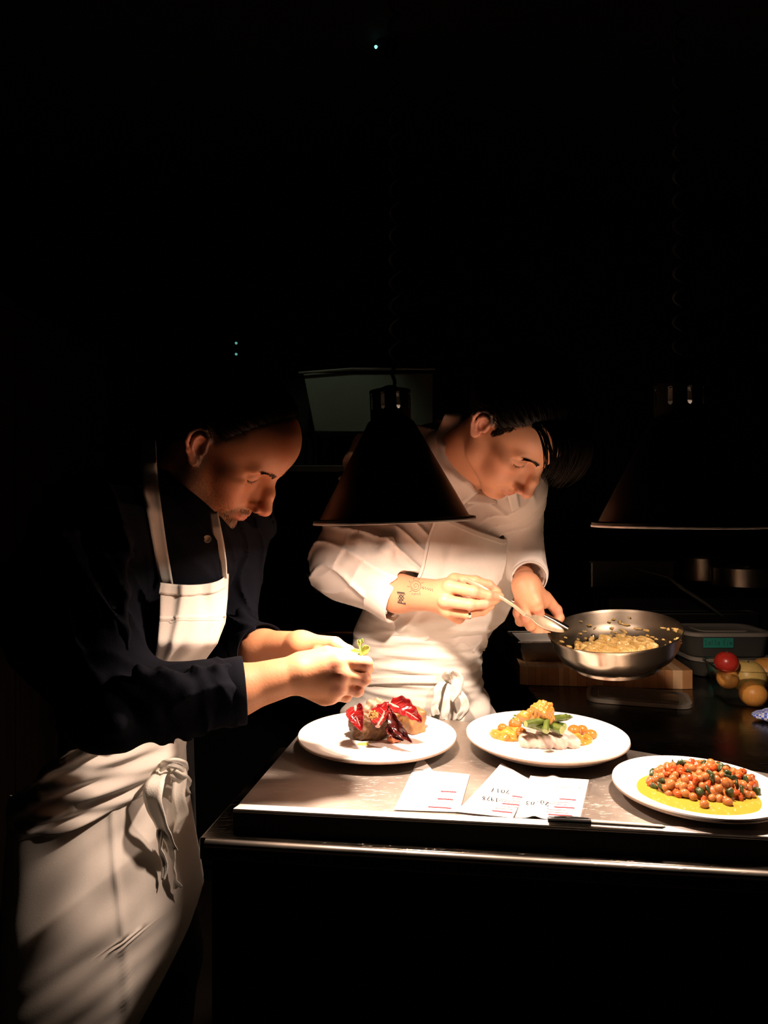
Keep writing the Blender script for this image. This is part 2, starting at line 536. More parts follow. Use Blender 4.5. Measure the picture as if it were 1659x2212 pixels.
# grey hood panel
t = empty('extractor_hood', (-.2, 2.9, 1.7), 'grey sheet-metal extractor hood above the glass shelf', 'extractor hood')
mb = MB(); P4 = [W(655, 806, 2.9), W(935, 806, 2.9), W(935, 932, 2.9), W(680, 932, 2.9)]
mb.add([tuple(p) for p in P4] + [(p[0], 3.15, p[2]) for p in P4], [(0, 1, 2, 3), (4, 7, 6, 5), (0, 4, 5, 1), (1, 5, 6, 2), (2, 6, 7, 3), (3, 7, 4, 0)])
mb.build('front_panel', M_GREYPAN, t, False, .004)
MB().tube([W(645, 806, 2.88), W(760, 797, 2.88), W(940, 797, 2.88)], .006, 8).build('top_edge', M_DSTEEL, t)
M_GLASS = mat('clear_glass', (.95, .97, .95), .04, Transmission_Weight=1.0, IOR=1.45)


def tumbler(px, i):
    x = (px - CX) / F * 2.9; h = .110 + .02 * (i % 3); r = .030 + .004 * (i % 2)
    g = MB().lathe([(0, 0), (r * .8, 0), (r, h), (r - .003, h), (r * .8 - .003, .008), (0, .008)], (x, 2.88 + .05 * (i % 2), 1.5455), 28)
    o = g.build('drinking_glass', M_GLASS)
    return tag(o, 'clear glass tumbler on the wall shelf, ' + ('leftmost', 'second from the left', 'third from the left', 'fourth from the left', 'fourth from the right', 'third from the right', 'second from the right', 'rightmost')[i], 'glass', 'glasses on the wall shelf')


for i, px in enumerate((650, 672, 693, 716, 738, 762, 790, 815)): tumbler(px, i)

# right back: stove with pots, trays and utensils
t = empty('stove', (1.15, 2.2, WORK_Z), 'black stove behind the plastic tubs at the right', 'stove')
MB().box((.68, 2.10, WORK_Z), (1.80, 2.60, 1.10)).build('stove_body', M_BLACK, t, False, .006)
for x in (1.12, 1.50):
    mb = MB()
    for a in range(4):
        c, s_ = math.cos(a * math.pi / 2 + .4), math.sin(a * math.pi / 2 + .4)
        mb.tube([(x + .03 * c, 2.3 + .03 * s_, 1.109), (x + .13 * c, 2.3 + .13 * s_, 1.109)], .007, 6)
    mb.tube([(x + .13 * math.cos(a), 2.3 + .13 * math.sin(a), 1.107) for a in np.linspace(0, 2 * math.pi, 25)], .006, 6)
    mb.build('pan_support', M_BLACK, t)
M_POT = noisy('pot_steel', (.50, .46, .38), (.62, .56, .46), 6, .25, 1.0, r2=.4)


def pot(px, py, Y, r, h, label):
    b = W(px, py, Y)
    t = empty('cooking_pot', b, label, 'pot')
    MB().lathe([(0, 0), (r - .01, 0), (r, .01), (r, h), (r + .004, h + .002), (r + .002, h + .004), (r - .004, h), (r - .004, .012), (0, .006)], b, 48).build('pot_body', M_POT, t)
    MB().tube([b + (r - .002, 0, h * .7), b + (r + .04, .01, h * .78), b + (r + .18, .05, h * .95)], [.006, .008, .009], 8, flat=.6).build('handle', M_POT, t)
    return t


pot(1520, 1257, 2.425, .085, .085, 'small steel saucepan on the stove, left of its pair')
pot(1606, 1270, 2.215, .095, .065, 'wide low steel saucepan on the stove, right of its pair')
t = empty('storage_bin', (.84, 2.46, 1.101), 'dim grey metal bin behind the frying pan', 'bin')
a, b = W(1281, 1300, 2.35), W(1490, 1212, 2.35)
a[0], b[0] = .70, .985
MB().box((a[0], 2.35, 1.102), (b[0], 2.57, b[2])).build('bin_body', M_DSTEEL, t, False, .006)
MB().box((a[0] - .006, 2.344, b[2] - .006), (b[0] + .006, 2.576, b[2] + .002)).build('bin_rim', M_DSTEEL, t, False, .002)
t = empty('oven_tray', (.9, 2.05, WORK_Z), 'large dark roasting tray behind the frying pan and plastic tubs', 'tray')
a, b = W(1305, 1330, 2.02), W(1640, 1305, 2.02)
MB().box((a[0], 2.02, WORK_Z + .002), (b[0], 2.08, b[2] - .03)).build('tray_body', M_BLACK, t, False, .004)
mb = MB(); zt = b[2] - .028
mb.tube([(a[0], 2.02, zt), (b[0], 2.02, zt), (b[0], 2.08, zt), (a[0], 2.08, zt), (a[0], 2.02, zt)], .003, 6)
mb.build('tray_rim', M_DSTEEL, t)
M_UTEN = noisy('dull_utensil', (.25, .24, .20), (.35, .33, .28), 12, .4, .8)
mb = MB().tube([W(1365, 1225, 2.0), W(1445, 1247, 1.97), W(1470, 1268, 1.94), W(1520, 1300, 1.96), W(1560, 1330, 2.0)], [.004, .006, .010, .009, .006], 8, flat=.5)
tag(mb.build('serving_tongs', M_UTEN), 'long dull metal tongs leaning over the roasting tray', 'tongs')
mb = MB().tube([W(1300, 1150, 2.44), W(1415, 1196, 2.43), W(1502, 1236, 2.425)], [.004, .005, .006], 8, flat=.5)
tag(mb.build('ladle_handle', M_UTEN), 'thin steel ladle handle rising from the saucepan on the stove', 'ladle')

# ceiling fittings
for i, (px, py, Y, lab) in enumerate([(1400, 62, 2.0, 'cylindrical ceiling spotlight above the farther heat lamp'), (335, 150, 2.2, 'cylindrical ceiling spotlight at the upper left'),
                                      (1612, 360, 2.9, 'cylindrical ceiling spotlight by the right edge')]):
    p = W(px, py, Y)
    t = empty('ceiling_spotlight', (p[0], Y, ZC), lab, 'spotlight')
    MB().lathe([(0, .05), (.028, .05), (.030, .045), (.030, -.045), (.026, -.045), (.024, -.02), (0, -.02)], (p[0], Y, p[2]), 24).build('lamp_body', M_DSTEEL, t)
    MB().tube([(p[0], Y, p[2] + .045), (p[0], Y, ZC)], .006, 8).build('stem', M_DSTEEL, t)
M_LED = mat('green_led', (.1, .8, .6), .4, Emission_Color=(.25, 1.0, .75, 1), Emission_Strength=2.0)
t = empty('smoke_detector', (W(812, 101, 2.0)[0], 2.0, ZC), 'ceiling detector with a small green status light', 'detector')
p = W(812, 101, 2.0)
MB().lathe([(0, 0), (.035, 0), (.03, -.02), (0, -.024)], (p[0] + .03, 2.02, ZC), 32).build('housing', M_BLACK, t)
MB().lathe([(0, .003), (.004, .002), (.005, 0), (.003, -.004), (0, -.005)], p, 12).build('status_light', M_LED, t)
MB().tube([p + (0, .003, .002), (p[0] + .02, 2.01, ZC - .01)], .003, 6).build('light_stalk', M_BLACK, t)
t = empty('fridge', (-.64, 2.9, .93), 'dark upright fridge with two tiny green indicator lights', 'fridge')
MB().box((-.97, 2.88, .93), (-.56, 3.18, 2.15)).build('fridge_body', M_BLACK, t, False, .008)
MB().box((-.955, 2.866, .95), (-.575, 2.88, 2.13)).build('door', M_BLACK, t, False, .004)
M_LED2 = mat('dim_green_led', (.1, .8, .6), .4, Emission_Color=(.3, 1.0, .8, 1), Emission_Strength=.35)
for py in (741, 765):
    p = W(510, py, 2.864)
    g = MB().lathe([(0, .0), (.005, .001), (.0055, .004)], (p[0], 2.862, p[2]), 12, Matrix.Rotation(math.radians(-90), 3, 'X'))
    g.build('indicator_light', M_LED2, t)


# ------------------------------------------------------------------ heat lamps
M_LAMPOUT = noisy('lamp_bronze', (.05, .045, .038), (.07, .062, .052), 6, .38, .9, r2=.5)
M_LAMPIN = mat('lamp_inner', (.40, .36, .31), .5, .5)
M_BULB = mat('frosted_bulb', (.95, .9, .8), .6, Emission_Color=(1, .66, .40, 1), Emission_Strength=9.0)


def heat_lamp(px, py, Y, dia, cap_px, cap_top, cap_bot, power, label, tilt=0.0, spread=156, slot=0.0):
    c = W(px, py, Y); R = dia / 2; s = Y / F
    hc = (py - cap_bot) * s; hh = (cap_bot - cap_top) * s; rc = cap_px * s / 2
    T = empty('heat_lamp', (c[0], c[1], ZC), label, 'heat lamp', 'heat lamps over the pass')
    rot = Matrix.Rotation(tilt, 3, 'Y')
    k = R * .92
    MB().lathe([(R, -.002), (R, .003), (k, .005), (rc + .004, hc), (rc, hc + .003)], c, 96, rot).build('shade', M_LAMPOUT, T)
    MB().lathe([(rc - .003, hc), (rc + .001, hc - .004), (k - .003, .004), (R - .0015, .0015), (R - .001, -.002)], c, 96, rot).build('shade_lining', M_LAMPIN, T)
    MB().lathe([(R - .002, -.0035), (R + .0005, -.0032), (R + .001, -.001), (R, .0005), (R - .002, -.001)], c, 96, rot).build('rim', M_RIM, T)
    # vented cap with rounded slots
    n, mz = 240, 44; V = []; Fc = []
    for j in range(mz + 1):
        for i in range(n):
            a = 2 * math.pi * i / n
            V.append(tuple(rot @ Vector((rc * math.cos(a), rc * math.sin(a), hc + .002 + hh * j / mz)) + Vector(c)))
    z0, z1, w = hh * .42, hh * .84, hh * .075
    for j in range(mz):
        for i in range(n):
            zz = hh * (j + .5) / mz; a = 2 * math.pi * (i + .5) / n
            aa = (a + slot) % (math.pi / 4) - math.pi / 8
            dz = max(z0 - zz, 0, zz - z1)
            if math.hypot(aa * rc, dz) < w: continue
            Fc.append((j * n + i, j * n + (i + 1) % n, (j + 1) * n + (i + 1) % n, (j + 1) * n + i))
    o = link('vented_cap', raw_mesh('cap', V, Fc), M_LAMPOUT, T)
    sm = o.modifiers.new('thick', 'SOLIDIFY'); sm.thickness = .0016
    top = hc + hh
    MB().lathe([(rc + .0005, top), (rc + .0005, top + .004), (rc * .5, top + .008), (.006, top + .012), (0, top + .012)], c, 48, rot).build('cap_top', M_LAMPOUT, T)
    MB().lathe([(0, hc + hh * .98), (rc * .45, hc + hh * .98), (rc * .5, hc + hh * .6), (rc * .62, hc + hh * .55), (rc * .62, hc + hh * .3), (rc * .5, hc), (0, hc)], c, 32, rot).build('bulb_socket', M_CER, T)
    # reflector bulb
    zb = .032
    MB().lathe([(0, zb - .006), (.03, zb - .004), (.052, zb + .002), (.058, zb + .010)], c, 40, rot).build('bulb_face', M_BULB, T)
    MB().lathe([(.058, zb + .010), (.056, zb + .022), (.032, zb + .06), (.018, zb + .085), (.016, hc + .004)], c, 40, rot).build('bulb_body', M_LAMPIN, T)
    # spiral flex up to the ceiling rose
    pts = []; zt = c[2] + top + .012; L = ZC - zt; turns = int(L / .035)
    for i in range(turns * 10 + 1):
        u = i / (turns * 10); a = u * turns * 2 * math.pi
        rr = .0075 * min(1, u * 30, (1 - u) * 30)
        pts.append((c[0] + rr * math.cos(a), c[1] + rr * math.sin(a), zt + u * L))
    MB().tube(pts, .0028, 6).build('spiral_flex', M_BLACK, T)
    MB().lathe([(0, 0), (.05, 0), (.045, -.03), (.01, -.04), (0, -.04)], (c[0], c[1], ZC), 32).build('ceiling_rose', M_LAMPOUT, T)
    l = bpy.data.lights.new('heat_lamp_light', 'AREA'); l.shape = 'DISK'; l.size = .045; l.energy = power; l.color = LAMP_COL; l.spread = math.radians(spread)
    lo = bpy.data.objects.new('heat_lamp_light', l); COL.objects.link(lo)
    lo.location = (c[0], c[1], c[2] + zb - .010)
    g = bpy.data.lights.new('bulb_neck_glow', 'POINT'); g.energy = power * .06; g.color = LAMP_COL; g.shadow_soft_size = .012
    go = bpy.data.objects.new('bulb_neck_glow', g); COL.objects.link(go)
    go.location = (c[0] + .03, c[1] - .03, c[2] + hc * .72)
    for x in (lo, go):
        x.parent = T; x.matrix_parent_inverse = Matrix.Translation(-T.location)
    return T


LAMP_COL = (1.0, .725, .565)
M_CER = mat('ceramic_socket', (.75, .72, .66), .4)
M_RIM = mat('rolled_rim', (.70, .62, .56), .4, .3)
heat_lamp(852, 1124, 1.06, .2465, 88, 850, 912, 6.8, 'bronze cone heat lamp hanging over the first plate, left of its pair', math.radians(-2))
heat_lamp(1467, 1134, 1.015, .2465, 102, 838, 906, 5.6, 'bronze cone heat lamp hanging over the last plate, right of its pair', 0, 178, .36)

# weak greenish spot without a fixture, added to brighten the hood and shelf glasses
l = bpy.data.lights.new('hood_fill', 'SPOT'); l.energy = 1.1; l.spot_size = math.radians(58); l.spot_blend = .6; l.color = (.85, 1.0, .72); l.shadow_soft_size = .03
lo = bpy.data.objects.new('hood_fill', l); COL.objects.link(lo); lo.location = (-.30, 2.30, 2.35); lo.rotation_euler = Vector((-.08, -.62, .70)).to_track_quat('Z', 'Y').to_euler()


# ------------------------------------------------------------------ plates and food
M_PLATE = mat('white_glaze', (.83, .79, .74), .22)
M_FOOT = noisy('bare_clay', (.20, .14, .10), (.26, .18, .13), 60, .7)
M_UNDER = noisy('plate_underside', (.10, .07, .055), (.13, .095, .075), 60, .5)
TOP = BLOCK_Z


def plate(c, r, prof_scale=1.0, kind='rim', label='', h=.026):
    c = np.array([c[0], c[1], TOP])
    T = empty('plate', c, label, 'plate', 'plates on the pass')
    if kind == 'rim':
        up = [(0, .009), (r * .62, .009), (r * .70, .0115), (r * .76, .017), (r * .985, h), (r * .998, h - .0002)]
        dn = [(r, h - .002), (r * .985, h - .0045), (r * .75, .0105), (r * .62, .003), (r * .60, .0005), (r * .56, .0005), (r * .54, .004), (0, .004)]
    elif kind == 'coupe':
        up = [(0, .008), (r * .45, .009), (r * .66, .0115), (r * .84, .019), (r * .95, .028), (r * .985, h), (r * .998, h)]
        dn = [(r, h - .0025), (r * .98, h - .005), (r * .85, .0135), (r * .6, .004), (r * .55, .0005), (r * .51, .0005), (r * .49, .004), (0, .004)]
    else:
        up = [(0, .0065), (r * .66, .0065), (r * .74, .0105), (r * .78, .0165), (r * .975, h), (r * .995, h)]
        dn = [(r, h - .002), (r * .985, h - .005), (r * .78, .011), (r * .66, .003), (r * .62, .0005), (r * .58, .0005), (r * .56, .003), (0, .003)]
    # round the profile a little
    MB().lathe(up + dn[:1], c, 128).build('plate_body', M_PLATE, T)
    MB().lathe(dn, c, 128).build('underside', M_UNDER, T)
    MB().lathe([(r * .997, h - .0016), (r * 1.0045, h - .0038), (r * .992, h - .0062), (r * .980, h - .0054)], c, 128).build('unglazed_edge', M_FOOT, T)
    return c


def plate_center(px, py_rim, z=.024):
    return G(px, py_rim, TOP + z)


C1 = plate_center(815, 1583); R1 = 170 / F * C1[1]
C2 = plate_center(1180, 1585, .030); R2 = 171.5 / F * C2[1]
C3 = plate_center(1506, 1690); R3 = 175 / F * C3[1]
plate(C1, R1, kind='rim', label='white plate of meat and red chicory, nearest the man in the navy shirt', h=.024)
plate(C2, R2, kind='coupe', label='white curved plate of fish and green asparagus, middle of the three', h=.031)
plate(C3, R3, kind='well', label='white rimmed plate of chickpea stew in yellow oil, nearest the right edge', h=.022)


def gold(p): return mat(p, (1, 1, 1))


def wobble(V, amp, sc, seed=0):
    rnd = np.random.RandomState(seed); out_ = np.array(V, float)
    c = out_.mean(0); d = out_ - c
    f = np.zeros(len(d))
    for i in range(7):
        k = rnd.normal(size=3) * sc; f += np.sin(d @ k + rnd.uniform(0, 6.28)) / 7 * 2
    n = d / (np.linalg.norm(d, axis=1)[:, None] + 1e-9)
    return out_ + n * (f * amp)[:, None]


def sdf_obj(name, build, lo, hi, h, material, label=None, cat=None, group=None, parent=None, disp=None, it=1):
    S = Sdf(); build(S)
    if disp: S.disp = disp[0]; S.dispmax = disp[1]
    V, Q = S.polygonise(lo, hi, h); V = lap(V, Q, it, .4)
    o = link(name, quad_mesh(name, V, Q), material, parent)
    return tag(o, label, cat, group)


def ico(name, c, r, sub=2, sc=(1, 1, 1), R=None, amp=0.0, seed=0, freq=200):
    bm = bmesh.new(); bmesh.ops.create_icosphere(bm, subdivisions=sub, radius=1.0)
    V = np.array([v.co[:] for v in bm.verts]) * np.array(sc) * r
    if amp: V = wobble(V, amp, freq, seed)
    if R is not None: V = V @ np.array(R).T
    for v, p in zip(bm.verts, V): v.co = p
    me = bpy.data.meshes.new(name); bm.to_mesh(me); bm.free()
    return me


def place(me, name, p, material, label, cat, group=None, rot=None):
    o = bpy.data.objects.new(name, me); COL.objects.link(o); o.location = [float(x) for x in p]
    if rot is not None: o.rotation_euler = rot
    if not me.materials: me.materials.append(material)
    me.polygons.foreach_set('use_smooth', [True] * len(me.polygons))
    return tag(o, label, cat, group)


def on(px, py, z=.010): return G(px, py, TOP + z)


# --- plate 1: roast meat, potatoes, chicory
M_MEAT = noisy('roast_meat', (.050, .022, .009), (.125, .060, .026), 120, .5, bstr=.7, bdist=.002, Specular_IOR_Level=.22)
M_PINK = noisy('pink_meat', (.50, .13, .09), (.62, .22, .15), 90, .35, bstr=.3)
M_POTATO = noisy('roast_potato', (0.21, 0.077, 0.021), (0.35, 0.189, 0.063), 60, .45, bstr=.5, bdist=.002)
M_RED = noisy('red_chicory', (0.08, 0.0032, 0.0048), (0.216, 0.008, 0.008), 45, .16, bstr=.5, bdist=.002, stretch=(1, 1, 3))
M_DRED = noisy('dark_red_chicory', (.03, .004, .004), (.11, .010, .008), 50, .2, bstr=.5, bdist=.002)
M_RIB = noisy('chicory_rib', (0.496, 0.288, 0.24), (0.4, 0.16, 0.136), 60, .3)
M_VEIN = noisy('chicory_vein', (.36, .09, .08), (.28, .05, .05), 60, .25)
M_CREAM = noisy('cream', (0.312, 0.216, 0.132), (0.384, 0.288, 0.192), 80, .4, bstr=.4)
M_SEED = noisy('mustard_seed', (0.304, 0.144, 0.032), (0.416, 0.224, 0.064), 300, .35)
zb = TOP + .0095


def meat(S):
    c = G(800, 1591, zb) + (0, 0, .021)
    S.box(c, (.031, .024, .021), rot3(.25, 0, .05), .012, .01)
    S.ell(c + (.010, -.006, -.002), (.024, .022, .021), k=.012)
    S.ell(c + (-.020, -.004, .001), (.019, .020, .018), k=.01)
    S.ell(c + (.034, .002, .004), (.011, .013, .017), k=.008)
    S.cone(c + (.020, -.030, .018), c + (.026, -.026, -.02), .003, .003, k=.006, op='s')


c0 = G(800, 1591, zb)
meat_disp = (lambda P: .0013 * wav(P, 190, 80, 260) + .0011 * wav(P, -260, 190, 120, 1.) + .0006 * wav(P, 600, 300, -500), .003)
T = empty('roast_meat', c0, 'thick browned piece of roast meat on the left side of the first plate', 'meat')
sdf_obj('seared_side', meat, c0 + (-.06, -.05, -.01), c0 + (.065, .05, .06), .0014, M_MEAT, parent=T, disp=meat_disp)
sdf_obj('pink_slice_face', lambda S: S.ell(c0 + (-.010, -.002, .0365), (.030, .019, .0085), k=.004), c0 + (-.06, -.05, .02), c0 + (.065, .05, .06), .0015, M_PINK, parent=T,
        disp=(lambda P: .0008 * wav(P, 400, 250, 300), .001))
for (px, py, r, sx, hz, lab) in [(894, 1581, .017, 1.0, 1.25, 'golden roast potato piece at the right of the first plate'), (862, 1571, .016, 1.2, 1.1, 'golden roast potato piece hidden under the red leaves')]:
    c = G(px, py, zb)
    def b(S, c=c, r=r, sx=sx, hz=hz):
        S.box(c + (0, 0, r * hz), (r * sx, r, r * hz), rot3(.5, 0, .1), .005, .004)
    sdf_obj('roast_potato', b, c + (-.03, -.03, -.005), c + (.03, .03, .05), .0014, M_POTATO, lab, 'potato',
            disp=(lambda P: .0012 * wav(P, 260, 180, 200) + .0006 * wav(P, -500, 300, 420), .002))
c = G(854, 1603, zb)
sdf_obj('carrot_wedge', lambda S: S.ell(c + (0, 0, .006), (.0165, .008, .0065), rot3(.35, -.12, 0), k=.003).ell(c + (.002, -.001, .010), (.010, .006, .006), k=.006), c + (-.025, -.02, -.004), c + (.025, .02, .025), .0011,
        noisy('roast_carrot', (0.128, 0.024, 0.0096), (0.496, 0.136, 0.04), 70, .4, bstr=.6, bdist=.002), 'small roasted orange carrot wedge lying in front on the first plate', 'carrot',
        disp=(lambda P: .0008 * wav(P, 500, 300, 400), .001))


def leaf(name, A, B, wid, cup, label, m=None, rib=True, curl=.0, frill=.0015, seed=0, up=(0, 0, 1), cat='leaf', group=None, n=24, k=14, sag=0.0, ribm=None, thick=.0009):
    """a curved leaf from base A to tip B, cupped across its width"""
    A, B = np.array(A, float), np.array(B, float); d = B - A; L = np.linalg.norm(d); t = d / L
    u = np.array(up, float); u -= t * (u @ t); u /= np.linalg.norm(u); s_ = np.cross(t, u)
    rnd = np.random.RandomState(seed); ph = rnd.uniform(0, 6, 4)
    V = []
    for i in range(n + 1):
        a = i / n; w = wid * (math.sin(math.pi * min(1, (a * .92 + .08)) ** .8)) ** .75 * (1 - .15 * a) + .0008
        cen = A + d * a + u * (math.sin(a * math.pi) * curl + sag * a * a)
        for j in range(k + 1):
            b = 2 * j / k - 1
            fr = frill * abs(b) ** 2 * math.sin(a * 26 + ph[0] + b) + frill * .5 * math.sin(a * 9 + b * 5 + ph[1])
            V.append(cen + s_ * (math.sin(b * cup) / max(cup, .05) * w) + u * ((1 - math.cos(b * cup)) / max(cup, .05) * w + fr))
    Fc = [(i * (k + 1) + j, i * (k + 1) + j + 1, (i + 1) * (k + 1) + j + 1, (i + 1) * (k + 1) + j) for i in range(n) for j in range(k)]
    T = empty(name, A, label, cat, group)
    o = link('blade', raw_mesh('blade', V, Fc), m or M_RED, T)
    sm = o.modifiers.new('thick', 'SOLIDIFY'); sm.thickness = thick; sm.offset = 0
    if rib:
        pts = [A + d * a + u * (math.sin(a * math.pi) * curl + sag * a * a - .0006) for a in np.linspace(-.02, .95, 14)]
        MB().tube(pts, [wid * .16 * (1 - a * .88) + .0004 for a in np.linspace(0, 1, 14)], 8, flat=.6).build('rib', ribm or M_RIB, T)
        for q in range(4):
            a0 = .12 + .18 * q
            for sg in (-1, 1):
                P0 = A + d * a0 + u * (math.sin(a0 * math.pi) * curl); a1 = a0 + .16
                P1 = A + d * a1 + u * (math.sin(a1 * math.pi) * curl + (1 - math.cos(.6 * cup)) / max(cup, .05) * wid + .0008) + s_ * sg * wid * .6
                MB().tube([P0, (P0 + P1) / 2 + u * .0002, P1], [.0006, .0004, .0001], 5).build('side_vein', ribm or M_VEIN, T)
    return T


def at(px, py, dy=0.0): return W(px, py, C1[1] + dy)


leaf('chicory_leaf', at(768, 1526, -.015), at(782, 1580, -.050), .0185, 1.0, 'glossy red chicory leaf draped over the left end of the meat', curl=.010, seed=1, up=(-.25, -.9, .5))
leaf('chicory_leaf', at(816, 1568, -.045), at(836, 1517, .012), .026, 1.5, 'large cupped red chicory leaf holding mustard seeds, centre of the first plate', curl=-.004, seed=2, up=(-.3, -.6, .75))
leaf('chicory_leaf', at(842, 1520, -.002), at(911, 1560, -.022), .0215, 1.2, 'broad dark red chicory leaf lying over the potatoes', curl=.006, seed=3, up=(.1, -.75, .7), frill=.003, m=M_RED)
leaf('chicory_leaf', at(842, 1536, -.03), at(890, 1604, -.058), .014, 1.3, 'dark wine-red chicory spear slanting down to the plate', m=M_DRED, curl=.004, seed=4, up=(-.6, -.6, .3), ribm=M_DRED)
leaf('chicory_leaf', at(838, 1520, -.01), at(843, 1563, -.03), .006, 1.0, 'thin upright curl of red chicory beside the mustard seeds', curl=.004, seed=5, up=(.9, -.4, .1))
leaf('chicory_leaf', at(838, 1566, -.03), at(872, 1600, -.05), .011, 1.2, 'dark shrivelled chicory leaf under the slanting spear', m=M_DRED, curl=.002, seed=6, up=(-.5, -.6, .3), ribm=M_DRED)
cc = at(815, 1529, .02)
sdf_obj('bread_crisp', lambda S: S.chain([cc + (-.022, 0, -.006), cc + (-.010, .004, .004), (cc + (.004, .002, .006)), cc + (.022, 0, -.001)], [.006, .009, .009, .005], k=.006), cc - .04, cc + .04, .0013, M_CREAM,
        'pale toasted bread crisp behind the red leaves', 'bread', disp=(lambda P: .0015 * wav(P, 330, 200, 300) + .0008 * wav(P, -600, 100, 500), .003))
mb_me = ico('seed', None, .0016, 1)
cs = at(806, 1547, -.052)
rnd = random.Random(11)
seeds = MB(); base_v = [v.co[:] for v in mb_me.vertices]; base_f = [tuple(p.vertices) for p in mb_me.polygons]
for i in range(75):
    a = rnd.uniform(0, 6.28); r_ = .0078 * math.sqrt(rnd.random())
    p = cs + (r_ * math.cos(a), rnd.uniform(0, .006) + r_ * .4, r_ * math.sin(a) * .9)
    seeds.add([np.array(v) + p for v in base_v], base_f)
tag(seeds.build('mustard_seeds', M_SEED), 'small heap of yellow mustard seeds in the cupped red leaf', 'seeds', kind='stuff')
c = G(785, 1607, zb)
tag(MB().lathe([(0, .0012), (.005, .001), (.0075, .0001)], c, 20, sx=1.4).build('oil_drop', mat('oil', (.75, .68, .12), .08)), 'drop of yellow oil in front of the roast meat', 'oil')

# --- plate 2: fish, asparagus, orange sauce
z2 = TOP + .0095
M_FISH = noisy('white_fish', (0.493, 0.374, 0.323), (0.578, 0.476, 0.4165), 60, .35, bstr=.5, bdist=.002, Subsurface_Weight=.1)
M_SAUCE = noisy('orange_sauce', (0.36, 0.1275, 0.01875), (0.45, 0.24, 0.0525), 55, .16, bstr=.5, bdist=.003)
M_YSAUCE = noisy('yellow_sauce', (0.465, 0.285, 0.045), (0.4125, 0.18, 0.03375), 60, .14, bstr=.5, bdist=.003)
M_ASP = noisy('green_asparagus', (0.042, 0.07, 0.0105), (0.105, 0.14, 0.0245), 70, .28, bstr=.3)
M_ASPT = noisy('asparagus_cut_end', (0.21, 0.252, 0.07), (0.252, 0.294, 0.098), 100, .4)
M_TOM = noisy('orange_tomato', (0.4125, 0.0975, 0.015), (0.465, 0.18, 0.03375), 50, .15)
fc = G(1188, 1610, z2)


def fish(S):
    for i, (dx, w, dy, h_) in enumerate([(-.033, .018, .003, .0095), (-.008, .016, -.001, .0120), (.014, .013, -.003, .0115), (.034, .013, .0, .0090)]):
        S.box(fc + (dx, .012 + dy, h_ * .8), (w, .030, h_), rot3(.10 * (i - 1.5), .05, .0), .008, .002)
    S.box(fc + (0, .014, .006), (.046, .028, .0065), None, .005, .003)


T = sdf_obj('fish_fillet', fish, fc + (-.06, -.035, -.004), fc + (.055, .05, .03), .0013, M_FISH, 'flaked white fish fillet under the asparagus on the middle plate', 'fish',
            disp=(lambda P: .0008 * wav(P, 240, 90, 200) + .0004 * wav(P, 700, 200, 300), .002))
rnd = random.Random(4)


def heap(px, py, rx, ry, n, rmax, m, name, label, seed):
    c = G(px, py, z2); rr = random.Random(seed)
    def b(S):
        S.ell(c + (0, 0, .001), (rx, ry, .006), k=.004)
        for i in range(n):
            a = rr.uniform(0, 6.28); q = math.sqrt(rr.random()) * .8; r_ = rr.uniform(.5, 1) * rmax
            S.ell(c + (q * rx * math.cos(a), q * ry * math.sin(a), .004 + (1 - q) * .008), (r_, r_, r_ * .8), k=.003)
    return sdf_obj(name, b, c + (-rx - .01, -ry - .01, -.004), c + (rx + .01, ry + .01, .035), .0013, m, label, 'sauce', disp=(lambda P: .0006 * wav(P, 500, 400, 300), .001))


heap(1096, 1591, .034, .028, 26, .0105, M_YSAUCE, 'vegetable_sauce', 'chunky yellow-orange vegetable sauce heaped at the left of the fish', 1)
heap(1252, 1604, .020, .016, 12, .009, M_YSAUCE, 'vegetable_sauce', 'small pool of yellow sauce at the right of the fish', 2)
for i, (px, py, r) in enumerate([(1240, 1592, .0115), (1257, 1588, .0095), (1277, 1598, .0092), (1113, 1585, .011), (1085, 1590, .008), (1125, 1600, .0085)]):
    c = G(px, py, z2); me = ico('tom', None, r, 3, (1.1, 1, .9), amp=.0006, seed=i, freq=160)
    lab = ['largest glazed orange tomato right of the fish', 'orange tomato behind the largest one, right of the fish', 'outermost orange tomato at the right of the fish',
           'orange tomato on top of the left heap of sauce', 'small orange tomato at the outer side of the left sauce', 'orange tomato touching the fish at its left end'][i]
    place(me, 'cherry_tomato', c + (0, 0, r * .9 + (.008 if i > 2 else .001)), M_TOM, lab, 'tomato', 'orange tomatoes on the middle plate')


def spear(a, b, r, label, tip=True):
    a, b = np.array(a), np.array(b); T = empty('asparagus_spear', a, label, 'asparagus', 'asparagus on the fish')
    mid = (a + b) / 2 + (0, 0, .001)
    pts = [a + (b - a) * t + (0, 0, .002 * math.sin(t * math.pi)) for t in np.linspace(0, 1, 9)]
    rad = [r, r, r, r, r * .98, r * .98, r * 1.05, r * .9, r * .25] if tip else [r] * 9
    MB().tube(pts, rad, 14).build('stalk', M_ASP, T)
    d = (a - b) / np.linalg.norm(a - b)
    MB().tube([a, a + d * .0008], [r * .93, r * .85], 14).build('cut_end', M_ASPT, T)
    if tip:
        for i in range(10):
            t = .62 + .036 * i; p = a + (b - a) * t + (0, 0, .002 * math.sin(t * math.pi)); an = i * 2.4
            u = np.cross((b - a) / np.linalg.norm(b - a), (0, 0, 1)); o = u * math.cos(an) * r * .85 + np.array((0, 0, 1)) * math.sin(an) * r * .85
            MB().tube([p + o, p + o * 1.15 + (b - a) * .04, p + o * .6 + (b - a) * .08], [.0014, .0016, .0002], 5, flat=.5).build('scale', M_ASP, T)


